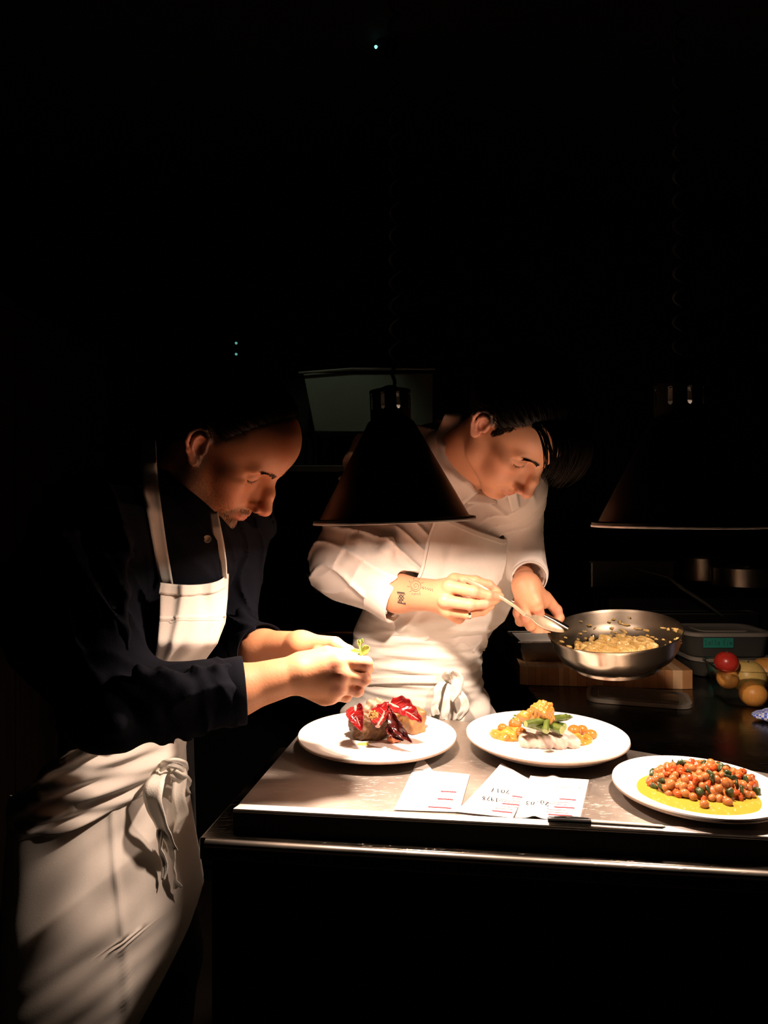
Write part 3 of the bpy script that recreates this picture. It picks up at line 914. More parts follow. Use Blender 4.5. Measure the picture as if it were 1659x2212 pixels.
Y2 = C2[1]
spear(W(1136, 1564, Y2 - .045), W(1236, 1549, Y2 + .0), .0058, 'thick asparagus spear pointing right on top of the fish')
spear(W(1110, 1551, Y2 + .01), W(1178, 1575, Y2 - .02), .0062, 'asparagus spear with its pale cut end at the upper left')
spear(W(1182, 1577, Y2 - .04), W(1135, 1562, Y2 + .0), .0068, 'short asparagus stalk ending over the middle of the fish', False)
spear(W(1214, 1577, Y2 - .042), W(1150, 1560, Y2 + .01), .0075, 'fat green asparagus stalk lying towards the right sauce', False)
spear(W(1220, 1570, Y2 - .02), W(1150, 1562, Y2 + .03), .0062, 'asparagus stalk behind the fat green one', False)
spear(W(1178, 1579, Y2 - .05), W(1184, 1548, Y2 - .02), .0052, 'yellow sauced asparagus tip hanging over the front of the fish', False)


def fritter(S):
    c = W(1170, 1539, Y2 - .02)
    for dx, dz, r in [(0, .002, .0150), (-.010, .006, .010), (.009, .004, .012), (.004, .013, .008), (.012, -.008, .010), (-.008, -.008, .011), (-.003, .012, .007), (.014, .010, .006), (.004, -.014, .009)]:
        S.ell(c + (dx, rnd.uniform(-.004, .004), dz), (r, r, r), k=.003)


c = W(1170, 1539, Y2 - .02)
sdf_obj('fried_floret', fritter, c - .035, c + .035, .0013, M_SAUCE, 'orange glazed floret on the very top of the asparagus', 'vegetable', disp=(lambda P: .0010 * wav(P, 420, 300, 380) + .0006 * wav(P, -800, 500, 300), .002))
c = W(1138, 1546, Y2 - .015)
sdf_obj('fried_floret', lambda S: S.ell(c, (.015, .011, .009), k=.003).ell(c + (-.016, 0, -.008), (.007, .007, .006), k=.003).ell(c + (-.009, 0, -.004), (.008, .008, .007), k=.004).ell(c + (.008, 0, .005), (.008, .008, .007), k=.004), c - .03, c + .03, .0013, M_SAUCE,
        'orange glazed floret lying left of the topmost one', 'vegetable', disp=(lambda P: .0010 * wav(P, 420, 300, 380), .002))

# --- plate 3: chickpea stew
z3 = TOP + .0068
M_OIL = mat('saffron_oil', (.37, .27, .035), .07, Subsurface_Weight=.0)
tag(MB().lathe([(0, .0018), (R3 * .70, .0018), (R3 * .728, .0022)], (C3[0], C3[1], z3), 96).build('saffron_oil', M_OIL), 'pool of yellow saffron oil in the plate nearest the right edge', 'oil', kind='stuff')
M_PEA = noisy('chickpea', (0.315, 0.0975, 0.02625), (0.39, 0.15, 0.045), 60, .22)
M_CAR = noisy('tomato_dice', (0.384, 0.04, 0.0096), (0.48, 0.096, 0.02), 70, .2)
M_HERB = noisy('herb', (.012, .022, .008), (.05, .07, .02), 90, .3)
M_STEW = noisy('stew_base', (.30, .09, .03), (.48, .17, .05), 70, .22, bstr=.5, bdist=.003)
sc = G(1519, 1701, z3)


def mound(x, y):
    u, v = (x - sc[0]) / .077, (y - sc[1]) / .053
    q = 1 - u * u - v * v
    return .028 * max(q, 0) ** .6 if q > 0 else -1


def stewb(S):
    S.ell(sc + (0, 0, -.001), (.074, .050, .0285), k=.004)
    r_ = random.Random(3)
    for i in range(120):
        a = r_.uniform(0, 6.28); q = math.sqrt(r_.random()) * .96; x, y = q * .070 * math.cos(a), q * .048 * math.sin(a)
        S.ell(sc + (x, y, max(mound(sc[0] + x, sc[1] + y), 0) - .003), (r_.uniform(.003, .007), .005, .0045), k=.0015)


tag(sdf_obj('stew_sauce', stewb, sc + (-.095, -.07, -.004), sc + (.095, .07, .04), .0018, M_STEW, 'thick tomato sauce binding the chickpea stew', 'stew'), kind='stuff')
rnd = random.Random(21)
pea_me = [ico('pea', None, (.0058, .0050, .0064)[s_], 3, (1.12, 1, .94), amp=.0003, seed=s_, freq=120) for s_ in range(3)]
for p_ in pea_me:
    for v in p_.vertices:
        if v.co.x > .0055: v.co.x += .0012
dice_me = []
for s_ in range(3):
    bm = bmesh.new(); bmesh.ops.create_cube(bm, size=1)
    bmesh.ops.bevel(bm, geom=bm.edges[:], offset=.16, segments=2, affect='EDGES')
    for v in bm.verts: v.co = Vector((v.co.x * .011 * (1 + .2 * s_), v.co.y * .009, v.co.z * .006)) + Vector((0, 0, .0006 * math.sin(v.co.x * 9 + s_)))
    me = bpy.data.meshes.new('dice'); bm.to_mesh(me); bm.free(); dice_me.append(me)
spots = []
tries = 0
while len(spots) < 150 and tries < 6000:
    tries += 1
    x, y = sc[0] + rnd.uniform(-.08, .083), sc[1] + rnd.uniform(-.058, .054)
    z = mound(x, y)
    if z < 0: continue
    p = np.array((x, y, z3 + z + rnd.uniform(-.001, .004)))
    if all(np.linalg.norm(p - q) > .0082 for q in spots): spots.append(p)
for i, p in enumerate(spots):
    k = rnd.random(); ro = (rnd.uniform(0, 6), rnd.uniform(0, 6), rnd.uniform(0, 6))
    if k < .50: place(pea_me[i % 3], 'chickpea', p, M_PEA, 'glossy orange chickpea in the heap of stew', 'chickpea', 'chickpeas in the stew', ro)
    elif k < .82: place(dice_me[i % 3], 'tomato_piece', p, M_CAR, 'small piece of red-orange tomato in the chickpea stew', 'tomato', 'tomato pieces in the stew', ro)
    else:
        me = ico('herb', None, .0058, 2, (1.2, .9, .35), amp=.0022, seed=i, freq=700)
        place(me, 'herb_leaf', p + (0, 0, .002), M_HERB, 'dark wilted herb leaf in the chickpea stew', 'herb', 'herb leaves in the stew', ro)
for px, py in ((1521, 1737), (1573, 1732), (1497, 1721)):
    place(pea_me[0], 'chickpea', G(px, py, z3 + .006), M_PEA, 'loose chickpea in the oil before the stew, %s of three' % {1521: 'middle', 1573: 'rightmost', 1497: 'leftmost'}[px], 'chickpea', 'loose chickpeas', (.3, .2, px))

# ------------------------------------------------------------------ order tickets and pen
M_PAPER = noisy('paper', (.84, .81, .77), (.80, .77, .73), 8, .75)
M_INK = mat('black_ink', (.012, .010, .012), .8, Specular_IOR_Level=.05)
M_INKG = mat('grey_print', (.22, .19, .19), .7)
M_REDM = mat('red_marker', (.72, .045, .06), .8, Specular_IOR_Level=.1)


def ticket(corners, label, lift, h0):
    """corners in order (near-left, near-right, far-right, far-left) plus extra points, on the pass"""
    T = empty('order_ticket', G(*corners[0], TOP), label, 'paper', 'order tickets on the pass')
    n, m = 22, 22; V = []
    P = [G(*c, TOP) for c in corners]
    for j in range(m + 1):
        v = j / m
        for i in range(n + 1):
            u = i / n
            p = (P[0] * (1 - u) + P[1] * u) * (1 - v) + (P[3] * (1 - u) + P[2] * u) * v
            V.append((p[0], p[1], TOP + h0 + lift(u, v)))
    Fc = [(j * (n + 1) + i, j * (n + 1) + i + 1, (j + 1) * (n + 1) + i + 1, (j + 1) * (n + 1) + i) for j in range(m) for i in range(n)]
    o = link('sheet', raw_mesh('sheet', V, Fc), M_PAPER, T)
    sm = o.modifiers.new('thick', 'SOLIDIFY'); sm.thickness = .00012

    def z(x, y):
        # height of the sheet at a point: nearest vertex is accurate enough for print lying on it
        d = min(V, key=lambda q: (q[0] - x) ** 2 + (q[1] - y) ** 2); return d[2] + .0004
    return T, z


def stroke(mb, pts, w, z):
    P = [G(*p, TOP) for p in pts]
    V = []
    for i, p in enumerate(P):
        t = P[min(i + 1, len(P) - 1)] - P[max(i - 1, 0)]; t = t / (np.linalg.norm(t) + 1e-9); s_ = np.array((-t[1], t[0], 0)) * w / 2
        for q in (p - s_, p + s_): V.append((q[0], q[1], z(p[0], p[1])))
    mb.add(V, [(2 * i, 2 * i + 1, 2 * i + 3, 2 * i + 2) for i in range(len(P) - 1)])


def scribble(mb, px, py, w, h, z, glyph, lw=.0007):
    for st in glyph: stroke(mb, [(px + a * w, py + b * h) for a, b in st], lw, z)


# handwriting, upside down as on the tickets: strokes in a unit box, x right, y down, before the half turn
GL = {'0': [[(.5, 0), (.15, .2), (.1, .6), (.4, 1), (.8, .8), (.85, .3), (.5, 0)]], '1': [[(.4, .1), (.55, 0), (.5, 1)]],
      '2': [[(.1, .2), (.5, 0), (.85, .25), (.5, .6), (.1, 1), (.95, .95)]], '3': [[(.15, .1), (.7, 0), (.8, .3), (.4, .45), (.85, .65), (.6, 1), (.1, .9)]],
      '5': [[(.85, 0), (.3, .05), (.2, .4), (.7, .45), (.8, .8), (.2, 1)]], '7': [[(.1, .05), (.9, 0), (.4, 1)], [(.3, .5), (.75, .45)]],
      '8': [[(.5, .45), (.2, .2), (.5, 0), (.8, .2), (.5, .45), (.15, .75), (.5, 1), (.85, .75), (.5, .45)]], '9': [[(.8, .3), (.4, .5), (.2, .2), (.6, 0), (.8, .3), (.7, 1)]],
      ':': [[(.3, .15), (.6, .32)], [(.3, .62), (.6, .8)]]}


def write180(mb, text, px, py, cw, ch, slope, z, lw=.0008):
    """px,py = right end of the text (it starts there, rotated by a half turn)"""
    for i, chh in enumerate(text):
        ox = px - i * cw * 1.15; oy = py + slope * (px - ox) * -1
        for st in GL[chh]: stroke(mb, [(ox - a * cw, oy - b * ch - slope * a * cw * -1) for a, b in st], lw, z)


rnd = random.Random(8)


def printed(T, z, rows, grey=True):
    mb, mr = MB(), MB()
    for (x0, x1, y, kind, slope) in rows:
        if kind == 'r':
            stroke(mr, [(x0 + (x1 - x0) * t, y + slope * t + rnd.uniform(-.25, .25)) for t in np.linspace(0, 1, 8)], .0034, z)
        elif kind == 'k':
            stroke(mr if False else mb, [(x0 + (x1 - x0) * t, y + slope * t + .5 * math.sin(t * 5)) for t in np.linspace(0, 1, 8)], .0009, z)
        elif kind == 'g':
            x = x0
            while x < x1:
                w_ = rnd.uniform(1.5, 4); stroke(mg, [(x, y + slope * (x - x0) / (x1 - x0)), (x + w_, y + slope * (x + w_ - x0) / (x1 - x0) + rnd.uniform(-.6, .6))], .0012, z); x += w_ + rnd.uniform(1, 2.4)
    return mb, mr


# left ticket
T, z = ticket([(851, 1752), (992, 1757), (1015, 1675), (893, 1664)], 'blank-backed white order ticket with three red marks, left of its neighbours', lambda u, v: .0012 + .002 * v * (1 - v), .0005)
mb_t = MB(); pa = [G(893, 1664, TOP), G(908, 1642, TOP), G(935, 1668, TOP)]
mb_t.add([(p[0], p[1], TOP + .0022 + h_) for p, h_ in zip(pa, (0, .006, .0))], [(0, 2, 1)])
o_ = mb_t.build('torn_corner', M_PAPER, T, False)
mg = MB(); rows = []
for k, (y, kd) in enumerate([(1692, 'g'), (1702, 'g'), (1712, 'g'), (1719, 'g'), (1728, 'g'), (1736, 'g'), (1742, 'g')]):
    rows.append((942 - k * 3.5 + rnd.uniform(0, 16), 986 - k * 1.8, y - 1, 'g', 2))
rows += [(952, 986, 1713, 'r', 1.5), (945, 979, 1729, 'r', 2), (925, 975, 1746, 'r', 3), (912, 928, 1753, 'g', 1)]
mb_, mr_ = printed(T, z, rows)
mr_.build('red_marker_lines', M_REDM, T, False); mg.build('printed_text', M_INKG, T, False)
# middle ticket
T, z = ticket([(984, 1757), (1108, 1772), (1147, 1690), (1083, 1662)], 'white order ticket with handwritten times 2017 and 1928, middle of the three', lambda u, v: .0014 + .008 * v * v * (1 - u) + .001 * u, .0009)
mg = MB()
rows = [(1106, 1140, 1725, 'r', 4), (1085, 1127, 1741, 'r', 4), (1063, 1107, 1756, 'r', 5), (1078, 1132, 1731, 'k', 8), (1076, 1128, 1734, 'k', 8), (1104, 1132, 1729, 'k', 3), (1080, 1119, 1746, 'k', 5), (1069, 1109, 1750, 'k', 5),
        (984, 1035, 1759, 'k', 6), (1037, 1070, 1722, 'g', 6), (1122, 1136, 1714, 'g', 3), (1078, 1100, 1694, 'g', 3), (1040, 1054, 1760, 'g', 2), (1125, 1135, 1733, 'g', 2)]
mb_, mr_ = printed(T, z, rows)
write180(mb_, '2017', 1101, 1720, 9, 8, .12, z, .0013); write180(mb_, '1928', 1077, 1737, 8, 8.5, .14, z, .0013)
mb_.build('handwriting', M_INK, T, False); mr_.build('red_marker_lines', M_REDM, T, False); mg.build('printed_text', M_INKG, T, False)
# right ticket
T, z = ticket([(1112, 1772), (1252, 1779), (1272, 1694), (1146, 1680)], 'white order ticket marked 20:03, right of its neighbours and touching the pen', lambda u, v: .0022 + .0035 * math.exp(-((u - .30 - .1 * v) / .09) ** 2) + .003 * v * u, .0016)
mg = MB()
rows = [(1208, 1244, 1733, 'r', 3), (1197, 1241, 1750, 'r', 3), (1184, 1236, 1766, 'r', 3), (1193, 1231, 1739, 'k', 3), (1177, 1227, 1741, 'k', 6), (1180, 1222, 1754, 'k', 4), (1180, 1228, 1760, 'k', 4),
        (1190, 1256, 1706, 'k', 5), (1196, 1246, 1713, 'g', 5), (1205, 1240, 1721, 'g', 4), (1236, 1242, 1742, 'g', 1), (1228, 1240, 1757, 'g', 1), (1120, 1165, 1710, 'g', 4)]
mb_, mr_ = printed(T, z, rows)
write180(mb_, '20:03', 1186, 1749, 9, 8, .10, z, .0013)
mb_.build('handwriting', M_INK, T, False); mr_.build('red_marker_lines', M_REDM, T, False); mg.build('printed_text', M_INKG, T, False)
# pen
M_PENB = mat('black_pen_plastic', (.02, .02, .02), .3); M_PENW = mat('pale_pen_barrel', (.70, .66, .60), .3)
p0, p1, p2, p3 = (G(*q, TOP + .0085) for q in ((1183, 1771), (1276, 1776), (1430, 1786), (1437, 1786)))
T = empty('pen', p0, 'pen with a black cap and pale barrel lying on the ticket rail', 'pen')
MB().tube([p0, p0 + (p1 - p0) * .03, p0 + (p1 - p0) * .3, p1], [.0030, .0042, .0046, .0046], 16).build('cap', M_PENB, T)
MB().tube([p1, p2], [.0031, .0026], 16).build('barrel', M_PENW, T)
MB().tube([p2, p3], [.0026, .0012], 12).build('end_plug', M_PENW, T)
MB().tube([p0 + (p1 - p0) * .15 + (0, 0, .0045), p0 + (p1 - p0) * .45 + (0, 0, .006), p0 + (p1 - p0) * .95 + (0, 0, .0052)], [.0012, .0014, .001], 8, flat=.5).build('clip', M_PENB, T)

# ------------------------------------------------------------------ worktop: board, dish, pan, tubs, fruit
M_BOARD = []
for c0_, c1_ in (((.66, .36, .15), (.74, .42, .19)), ((.80, .50, .25), (.86, .56, .30)), ((.56, .28, .11), (.64, .34, .15)), ((.84, .56, .30), (.88, .60, .34))):
    M_BOARD.append(noisy('board_wood', c0_, c1_, 40, .5, stretch=(1, .15, 1), bstr=.15))
b0, b1 = G(1123, 1480, WORK_Z), G(1498, 1490, WORK_Z)
t = empty('cutting_board', (b0 + b1) / 2, 'thick striped wooden chopping board under the frying pan', 'cutting board')
ex = (b1 - b0) / np.linalg.norm(b1 - b0); ey = np.array((-ex[1], ex[0], 0)); Lb = np.linalg.norm(b1 - b0); nb_ = 22; hb = .047
ws = [rnd.uniform(.6, 1.5) for _ in range(nb_)]; tot = sum(ws); a = 0
for i, w_ in enumerate(ws):
    l0, l1 = a / tot * Lb, (a + w_) / tot * Lb; a += w_
    ins = .006 if i in (0, nb_ - 1) else 0
    q = [b0 + ex * (l0 + .0001) + ey * ins * (i == 0), b0 + ex * (l1 - .0001) + ey * ins * (i == nb_ - 1), b0 + ex * (l1 - .0001) + ey * (.215 - ins * (i == nb_ - 1)), b0 + ex * (l0 + .0001) + ey * (.215 - ins * (i == 0))]
    MB().prism([p[:2] for p in q], WORK_Z + .0005, WORK_Z + hb).build('wood_strip', M_BOARD[rnd.randrange(4)], t, False, .0012)
# steel dish on the board
M_DISH = noisy('dish_steel', (.45, .42, .38), (.55, .52, .47), 5, .22, 1.0, r2=.35)
a0 = G(1126, 1420, WORK_Z + hb)
yb = (b0 + ey * .05)[1]
zz = WORK_Z + hb; a0 = W(1124, 1420, yb); a1 = W(1215, 1420, yb)
t = empty('steel_dish', (a0[0], yb, zz), 'shallow steel dish on the chopping board behind the pan hand', 'dish')
mb = MB(); x0, x1, y0, y1 = a0[0], a0[0] + .20, yb, yb + .14; h_ = .052
prof = [((x0 + .012, y0 + .012, x1 - .012, y1 - .012), 0), ((x0, y0, x1, y1), h_ * .6), ((x0, y0, x1, y1), h_), ((x0 - .008, y0 - .008, x1 + .008, y1 + .008), h_ + .001),
        ((x0 - .008, y0 - .008, x1 + .008, y1 + .008), h_ + .003), ((x0 + .002, y0 + .002, x1 - .002, y1 - .002), h_ + .003), ((x0 + .002, y0 + .002, x1 - .002, y1 - .002), h_ * .6), ((x0 + .014, y0 + .014, x1 - .014, y1 - .014), .003)]
V = []
for (u0, w0, u1, w1), z_ in prof: V += [(u0, w0, zz + .0005 + z_), (u1, w0, zz + .0005 + z_), (u1, w1, zz + .0005 + z_), (u0, w1, zz + .0005 + z_)]
Fc = [(i * 4 + k, i * 4 + (k + 1) % 4, (i + 1) * 4 + (k + 1) % 4, (i + 1) * 4 + k) for i in range(len(prof) - 1) for k in range(4)] + [(3, 2, 1, 0), tuple(range(len(V) - 4, len(V)))]
mb.add(V, Fc).build('dish_body', M_DISH, t, True, .003)

# frying pan held in the air
PC = W(1326, 1361, 1.36); PR = .1255
pn = Vector((math.sin(math.radians(-7.5)), -math.sin(math.radians(8.5)), 1)).normalized()
PM = pn.to_track_quat('Z', 'Y').to_matrix(); PMn = np.array(PM)
M_PAN = noisy('pan_steel', (.36, .31, .24), (.42, .36, .29), 4, .2, 1.0, r2=.32)
M_PANIN = noisy('pan_inside_steel', (0.165, 0.1375, 0.1045), (0.242, 0.209, 0.165), 14, .3, 1.0, r2=.42)
t = empty('frying_pan', PC, 'steel frying pan of bubbling yellow sauce held above the chopping board', 'frying pan')
r = PR
MB().lathe([(0, -.070), (r * .66, -.070), (r * .685, -.0685), (r * .690, -.062), (r * .74, -.060), (r * .86, -.048), (r * .95, -.026), (r * .985, -.006), (r * 1.01, -.001), (r * 1.012, .0012), (r * 1.0, .0016)], PC, 96, PM).build('pan_body', M_PAN, t)
MB().lathe([(r * 1.0, .0016), (r * .975, -.004), (r * .94, -.026), (r * .85, -.046), (r * .72, -.057), (0, -.060)], PC, 96, PM).build('pan_lining', M_PANIN, t)


def pl(p): return PMn @ np.array(p, float) + PC


hd = PMn.T @ (W(1107, 1298, 1.402) - PC); ang = math.atan2(hd[1], hd[0])
hp = [W(1226, 1358, 1.365), W(1195, 1340, 1.372), W(1165, 1325, 1.380), W(1132, 1309, 1.392), W(1107, 1298, 1.402)]
MB().tube(hp, [.0095, .0105, .0125, .0135, .0100], 14, flat=.62, up=(0, 0, 1)).build('handle', M_PAN, t)
for tx, ty in ((1271, 1353), (1281, 1377)):
    best = None
    for a_ in np.linspace(0, 2 * math.pi, 241):
        for rr_, zr in ((.975, -.004), (.955, -.017), (.94, -.026), (.90, -.037), (.85, -.046)):
            q_ = pl((math.cos(a_) * r * rr_, math.sin(a_) * r * rr_, zr))
            e_ = (CX + F * q_[0] / q_[1] - tx) ** 2 + (CY - F * (q_[2] - H) / q_[1] - ty) ** 2
            if best is None or e_ < best[0]: best = (e_, q_)
    MB().lathe([(0, .004), (.0035, .003), (.005, .0), (.0035, -.003), (0, -.004)], best[1], 16, PM).build('rivet', M_PAN, t)
M_PSAUCE = noisy('pan_sauce', (0.364, 0.21, 0.056), (0.546, 0.406, 0.168), 60, .12, bstr=.6, bdist=.004)


def psauce(S):
    S.frame(PMn, PC)
    S.ell((.0, -.004, -.054), (r * .73, r * .71, .013), k=.004)
    rr = random.Random(5)
    for i in range(110):
        a = rr.uniform(0, 6.28); q = math.sqrt(rr.random()) * .70 * r
        S.ell((q * math.cos(a), q * math.sin(a) - .006, -.041 + rr.uniform(-.003, .002)), (rr.uniform(.004, .011), rr.uniform(.004, .009), rr.uniform(.004, .008)), k=.004)
    rr = random.Random(9)
    for i in range(46):
        a = rr.uniform(0.1, 3.3); h_ = rr.uniform(0, 1); q = r * (.80 + .145 * h_ ** .6); z_ = -.050 + .042 * h_
        S.ell((q * math.cos(a), q * math.sin(a), z_), (rr.uniform(.002, .008), rr.uniform(.002, .004), rr.uniform(.0015, .004)), k=.002)


o = sdf_obj('pan_sauce', psauce, PC - .14, PC + .14, .0019, M_PSAUCE, 'bubbling chunky yellow sauce filling the frying pan', 'sauce', disp=(lambda P: .0010 * wav(P, 420, 380, 350) + .0005 * wav(P, -900, 700, 500), .002))
o['kind'] = 'stuff'

# plastic lid, tubs and labels
M_PLAST = mat('cloudy_plastic', (.45, .46, .42), .3, Transmission_Weight=.9, IOR=1.15)
M_LIDP = mat('frosted_lid_plastic', (.30, .28, .24), .38)
M_CLEAR = mat('clear_tub_plastic', (.93, .93, .90), .12, Transmission_Weight=1.0, IOR=1.12)
M_TEAL = mat('teal_tape', (.02, .28, .22), .6)


def rrect(cx_, cy_, a, b, rc, n=8):
    P = []
    for (sx, sy, a0) in ((1, 1, 0), (-1, 1, 90), (-1, -1, 180), (1, -1, 270)):
        for i in range(n + 1):
            an = math.radians(a0 + 90 * i / n); P.append((cx_ + sx * (a - rc) + rc * math.cos(an), cy_ + sy * (b - rc) + rc * math.sin(an)))
    return P


def shells(mb, specs, cx_, cy_, rot=0.0):
    """stack of rounded rectangles (a, b, rc, z) joined in order"""
    m = None; k0 = len(mb.v); c, s_ = math.cos(rot), math.sin(rot)
    for a, b, rc, z_ in specs:
        P = rrect(0, 0, a, b, min(rc, a, b)); m = len(P)
        mb.v += [(cx_ + x * c - y * s_, cy_ + x * s_ + y * c, z_) for x, y in P]
    for i in range(len(specs) - 1):
        for k in range(m): mb.f.append((k0 + i * m + k, k0 + i * m + (k + 1) % m, k0 + (i + 1) * m + (k + 1) % m, k0 + (i + 1) * m + k))
    mb.f.append(tuple(range(k0, k0 + m))[::-1]); mb.f.append(tuple(range(k0 + (len(specs) - 1) * m, k0 + len(specs) * m)))
    return mb


L0, L1 = G(1265, 1503, WORK_Z), G(1490, 1520, WORK_Z)
lc = (G(1377, 1510, WORK_Z)); la = np.linalg.norm(L1 - L0) / 2; lrot = math.atan2((L1 - L0)[1], (L1 - L0)[0])
lb = .066; zl = WORK_Z
t = empty('container_lid', lc, 'loose frosted plastic lid lying on the dark worktop', 'lid')
shells(MB(), [(la - .004, lb - .004, .03, zl + .0006), (la, lb, .034, zl + .001), (la, lb, .034, zl + .010), (la - .003, lb - .003, .032, zl + .011), (la - .010, lb - .010, .026, zl + .0105), (la - .013, lb - .013, .024, zl + .007), (.02, .01, .01, zl + .007)], lc[0], lc[1], lrot).build('lid_plate', M_LIDP, t)
shells(MB(), [(la - .026, lb - .022, .02, zl + .0070), (la - .028, lb - .024, .02, zl + .0092), (.02, .01, .01, zl + .0092)], lc[0], lc[1], lrot).build('raised_panel', M_LIDP, t)


def tub(cx_, cy_, z0, a, b, h, label, fill=None, tape=None):
    t = empty('plastic_tub', (cx_, cy_, z0), label, 'container', 'lidded tubs on the worktop')
    shells(MB(), [(a * .86, b * .86, .03, z0 + .0005), (a * .90, b * .90, .034, z0 + .003), (a * .97, b * .97, .036, z0 + h - .006), (a * .95, b * .95, .034, z0 + h - .006), (a * .88, b * .88, .032, z0 + .005)], cx_, cy_).build('tub_body', M_PLAST, t)
    shells(MB(), [(a, b, .04, z0 + h - .010), (a * 1.03, b * 1.03, .042, z0 + h - .009), (a * 1.03, b * 1.03, .042, z0 + h - .001), (a * 1.0, b * 1.0, .04, z0 + h + .001), (a * .90, b * .90, .034, z0 + h + .001), (a * .86, b * .84, .03, z0 + h - .002)], cx_, cy_).build('lid', M_LIDP, t)
    shells(MB(), [(a * .6, b * .55, .02, z0 + h - .0018), (a * .58, b * .53, .02, z0 + h + .0008), (a * .52, b * .46, .018, z0 + h - .001)], cx_, cy_).build('lid_ridge', M_LIDP, t)
    if fill is not None:
        shells(MB(), [(a * .84, b * .84, .03, z0 + .006), (a * .90, b * .90, .034, z0 + h * .6), (.02, .02, .01, z0 + h * .6)], cx_, cy_).build('contents', fill, t)
    return t


M_FILL = noisy('dark_green_contents', (.02, .03, .012), (.05, .06, .025), 40, .4)
M_FILL2 = noisy('pale_contents', (.12, .12, .07), (.22, .20, .12), 60, .4)
tc = W(1556, 1480, 1.90); ta = 90 / F * 1.90
tz = WORK_Z; y_t = 1.865
tb1 = tub(tc[0] + .01, y_t + .05, tz, ta * .95, .078, .052, 'lower lidded plastic tub with pale contents, under the taped one', M_FILL2)
tb2 = tub(tc[0], y_t + .05, tz + .0535, ta, .082, .066, 'upper lidded plastic tub with a teal tape label, on top of the other', M_FILL)
# teal tape with scribbled marker words
yf = y_t + .05 - .082 * .965 - .0015
ta0, ta1 = W(1519, 1399, yf), W(1584, 1378, yf)
M_SCR = mat('marker', (.01, .02, .02), .6)
lab = MB().box((ta0[0], yf - .0012, ta0[2]), (ta1[0], yf - .0002, ta1[2])).build('tape_label', M_TEAL, tb2, False)
SG = {'S': [[(.85, .15), (.4, 0), (.15, .3), (.8, .6), (.6, 1), (.1, .85)]], 'a': [[(.8, .4), (.4, .35), (.15, .7), (.4, 1), (.8, .6), (.8, .35), (.9, 1)]], 'l': [[(.5, 0), (.4, .6), (.6, 1)]],
      'E': [[(.85, 0), (.2, .05), (.15, .95), (.85, 1)], [(.2, .5), (.7, .45)]], 'y': [[(.1, .3), (.5, .75)], [(.9, .25), (.4, 1.2)]], '/': [[(.8, 0), (.2, 1.1)]], 'm': [[(.1, 1), (.15, .4), (.4, .5), (.45, 1), (.5, .45), (.8, .4), (.9, 1)]]}
mb = MB(); wx = (ta1[0] - ta0[0]) / 9.2; hz = (ta1[2] - ta0[2]) * .55
for i, ch in enumerate('Salsa E/m'):
    if ch == 's': ch = 'S'
    if ch == ' ': continue
    for st in SG[ch]:
        mb.tube([(ta0[0] + wx * (.4 + i * .95 + .8 * a_), yf - .0014, ta1[2] - hz * .35 - hz * b_) for a_, b_ in st], .0005, 4)
mb.build('marker_writing', M_SCR, tb2)
lab = MB().box((W(1532, 1460, yf)[0], yf + .001, WORK_Z + .018), (W(1548, 1460, yf)[0], yf + .002, WORK_Z + .038)).build('tape_label', M_TEAL, tb1, False)

# open fruit tub at the right
fcx, fcy = W(1546, 1500, 1.6)[0] + .125, 1.625
t = empty('fruit_tub', (fcx, fcy, WORK_Z), 'open clear plastic tub of fruit at the right edge of the worktop', 'container')
fa, fb = .118, .078
shells(MB(), [(fa * .8, fb * .8, .03, WORK_Z + .0008), (fa * .84, fb * .84, .03, WORK_Z + .003), (fa, fb, .036, WORK_Z + .078), (fa * 1.04, fb * 1.05, .038, WORK_Z + .079), (fa * 1.04, fb * 1.05, .038, WORK_Z + .081), (fa * .985, fb * .98, .034, WORK_Z + .081), (fa * .82, fb * .82, .028, WORK_Z + .005)], fcx, fcy, -.15).build('tub_body', M_CLEAR, t)


def fruit(name, p, r, m, label, cat, sc=(1, 1, .95), stem=True):
    t = empty(name, p, label, cat)
    me = ico(name, None, r, 4, sc, amp=r * .012, seed=int(r * 1e4), freq=60)
    for v in me.vertices:
        q = math.hypot(v.co.x, v.co.y) / r
        v.co.z -= r * .16 * math.exp(-(q / .22) ** 2) * (1 if v.co.z > 0 else -1)
    o = link('flesh', me, m, None); me.transform(Matrix.Translation(p)); o.parent = t; o.matrix_parent_inverse = Matrix.Translation(-t.location)
    if stem: MB().tube([(p[0], p[1], p[2] + r * .74), (p[0] + .002, p[1], p[2] + r * .95)], [.0025, .0018], 6).build('stalk', M_STALK, t)


M_STALK = mat('stalk', (.10, .07, .03), .7)
M_LEMON = noisy('yellow_fruit_skin', (.62, .44, .12), (.70, .52, .18), 160, .4, bstr=.25)
M_REDF = noisy('red_fruit_skin', (.40, .02, .015), (.52, .04, .025), 60, .3)
M_ORNG = noisy('orange_fruit_skin', (.68, .30, .06), (.74, .36, .08), 180, .42, bstr=.3)
fruit('grapefruit', W(1615, 1461, 1.63), .040, M_LEMON, 'large yellow citrus fruit on top of the tub', 'fruit')
fruit('red_pepper', W(1569, 1431, 1.60), .0265, M_REDF, 'small red fruit at the left end of the tub', 'fruit')
fruit('orange', W(1627, 1499, 1.575), .030, M_ORNG, 'orange showing low inside the clear tub', 'fruit', stem=False)
fruit('orange', W(1655, 1452, 1.67), .037, M_ORNG, 'orange behind the yellow citrus fruit', 'fruit', stem=False)
fruit('orange', W(1572, 1466, 1.60), .024, M_ORNG, 'small orange under the red fruit', 'fruit', stem=False)
